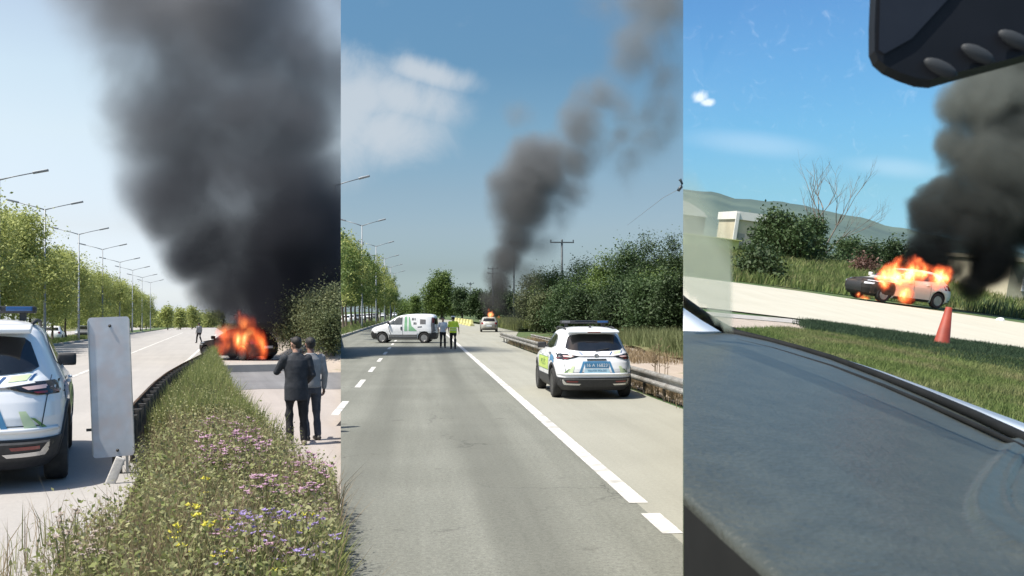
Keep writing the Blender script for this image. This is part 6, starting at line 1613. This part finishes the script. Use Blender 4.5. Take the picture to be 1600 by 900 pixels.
# groove lines in front of the glass
def on_dash(px, py, dzz=0.0): return rel(GZ(px, py, 1.155 + dzz))
def ctube(name, pts, rad, mat, parent, seg=10):
    bm = bmesh.new(); tube(bm, pts, rad, seg); bmesh.ops.recalc_face_normals(bm, faces=bm.faces); me = bmesh_to(name, bm, True); clip_mesh(me, MD, 3, True); return link(name, me, mat, parent)
gr = [(1150, 524), (1210, 538), (1300, 565), (1380, 595), (1450, 624), (1520, 655), (1600, 692), (1720, 748)]
ctube('defroster_groove', [rel(GZ(x, y + 8, 1.156)) for x, y in gr], .0030, 'seal_black', dash_root)
# windscreen surround
ws = empty('windscreen', F3, I0, 0, 'car windscreen with black rubber surround and a dusty pale left edge', 'windscreen')
trim = [(1000, 408), (1040, 448), (1070, 473), (1100, 494), (1128, 511), (1150, 522), (1200, 532), (1250, 545), (1300, 560), (1375, 587), (1450, 617), (1525, 649), (1600, 684), (1720, 742)]
def tdepth(px, py): return (F3 @ GZ(px, max(py, 518) if px < 1150 else py, 1.155)).y
tp = [rel(P(F3, x, y, tdepth(x, y))) for x, y in trim]
ctube('rubber_seal', tp, [.0085] * 6 + [.006, .0055, .0055, .0055, .0055, .0055, .006, .006], 'seal_black', ws, 12)
def pane(name, pts, mat):
    me = npmesh(name, [rel(P(F3, *p)) for p in pts], [tuple(range(len(pts)))]); clip_mesh(me, MD, 3); return link(name, me, mat, ws)
pane('glass_pane', [(1000, 470, 1.50), (1150, 520, 1.47), (1720, 742, .74), (1720, -160, .52), (1000, -160, .95)], 'windscreen')
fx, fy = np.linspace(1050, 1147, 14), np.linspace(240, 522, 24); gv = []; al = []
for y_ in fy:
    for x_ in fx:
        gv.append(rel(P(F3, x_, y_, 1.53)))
        lim = 420 + (x_ - 1040) * .95                                    # the painted reflection ends at the seal
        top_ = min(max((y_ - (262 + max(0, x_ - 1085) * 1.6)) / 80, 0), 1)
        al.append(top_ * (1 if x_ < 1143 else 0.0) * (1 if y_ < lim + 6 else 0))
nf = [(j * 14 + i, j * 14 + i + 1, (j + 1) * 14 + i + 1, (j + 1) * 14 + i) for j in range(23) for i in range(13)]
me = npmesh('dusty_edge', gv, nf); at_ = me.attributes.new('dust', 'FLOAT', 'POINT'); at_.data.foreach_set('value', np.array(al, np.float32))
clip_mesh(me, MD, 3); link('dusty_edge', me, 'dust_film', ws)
# white bonnet seen just over the seal
bn = empty('car_bonnet', F3, I0, 0, 'white bonnet edge of the camera car visible just outside the windscreen', 'car bonnet')
def flat(name, pts, z, mat, root, dzs=None):
    me = npmesh(name, [rel(GZ(x, y, z)) for x, y in pts], [tuple(range(len(pts)))]); bm = bmesh.new(); bm.from_mesh(me)
    r = bmesh.ops.extrude_face_region(bm, geom=bm.faces[:])
    for v in r['geom']:
        if isinstance(v, bmesh.types.BMVert): v.co.z -= .02
    bmesh.ops.recalc_face_normals(bm, faces=bm.faces); bm.to_mesh(me); bm.free(); clip_mesh(me, MD, 3, True); return link(name, me, mat, root)
flat('bonnet_side', [(1040, 462), (1072, 484), (1100, 503), (1128, 518), (1142, 523), (1142, 530), (1040, 530)], 1.145, 'print_white', bn)
flat('bonnet_rear_edge', [(1168, 524), (1215, 533), (1300, 555), (1375, 579), (1450, 606), (1525, 634), (1600, 661), (1720, 711), (1720, 745), (1600, 690), (1450, 624), (1300, 566), (1215, 542)], 1.135, 'print_white', bn)
# mirror / camera housing hanging at the top right
mr = empty('rear_view_mirror', F3, I0, 0, 'dark blurred mirror housing with grey buttons hanging at the top right', 'mirror')
ol = [(1362, -60), (1359, 0), (1357, 45), (1357, 88), (1363, 103), (1378, 116), (1402, 127), (1428, 136), (1450, 138), (1500, 124), (1560, 108), (1600, 97), (1720, 64), (1720, -60)]
def hous(bm):
    fr = [bm.verts.new(rel(P(F3, x, y, .50))) for x, y in ol]; cx, cy = 1530, 0
    bk = [bm.verts.new(rel(P(F3, x + (cx - x) * .10, y + (cy - y) * .16, .545))) for x, y in ol]
    n_ = [bm.verts.new(rel(P(F3, x + (cx - x) * .055, y + (cy - y) * .10, .488))) for x, y in ol]
    k = len(ol); bm.faces.new(n_); bm.faces.new(bk)
    for a, b in ((n_, fr), (fr, bk)):
        for i in range(k): bm.faces.new((a[i], a[(i + 1) % k], b[(i + 1) % k], b[i]))
mk('housing', 'mirror_black', mr, fn=hous)
mk('mirror_glass', 'mirror_dark', mr, fn=lambda bm: [bm.faces.new([bm.verts.new(rel(P(F3, x, y, .4865))) for x, y in ((1376, -40), (1373, 78), (1382, 84), (1425, 60), (1480, 0), (1510, -40))])])
for bx, by in ((1470, 106), (1528, 84), (1586, 62)):
    mk('button', 'button_grey', mr, smooth=True, fn=lambda bm: bmesh.ops.create_uvsphere(bm, u_segments=16, v_segments=8, radius=1, matrix=T(rel(P(F3, bx, by, .485))) @ rot(17, 'Y') @ Matrix.Diagonal((.0090, .002, .0035, 1))))
for root_ in (bpy.data.objects['white_hall'], bpy.data.objects['white_building'], bpy.data.objects['yellow_wall'], bpy.data.objects['beige_building']):
    for o in list(root_.children) + [c for ch in root_.children for c in ch.children]:
        clip_mesh(o.data, root_.matrix_world, 3, True)
        if len(o.data.vertices) == 0: bpy.data.objects.remove(o)
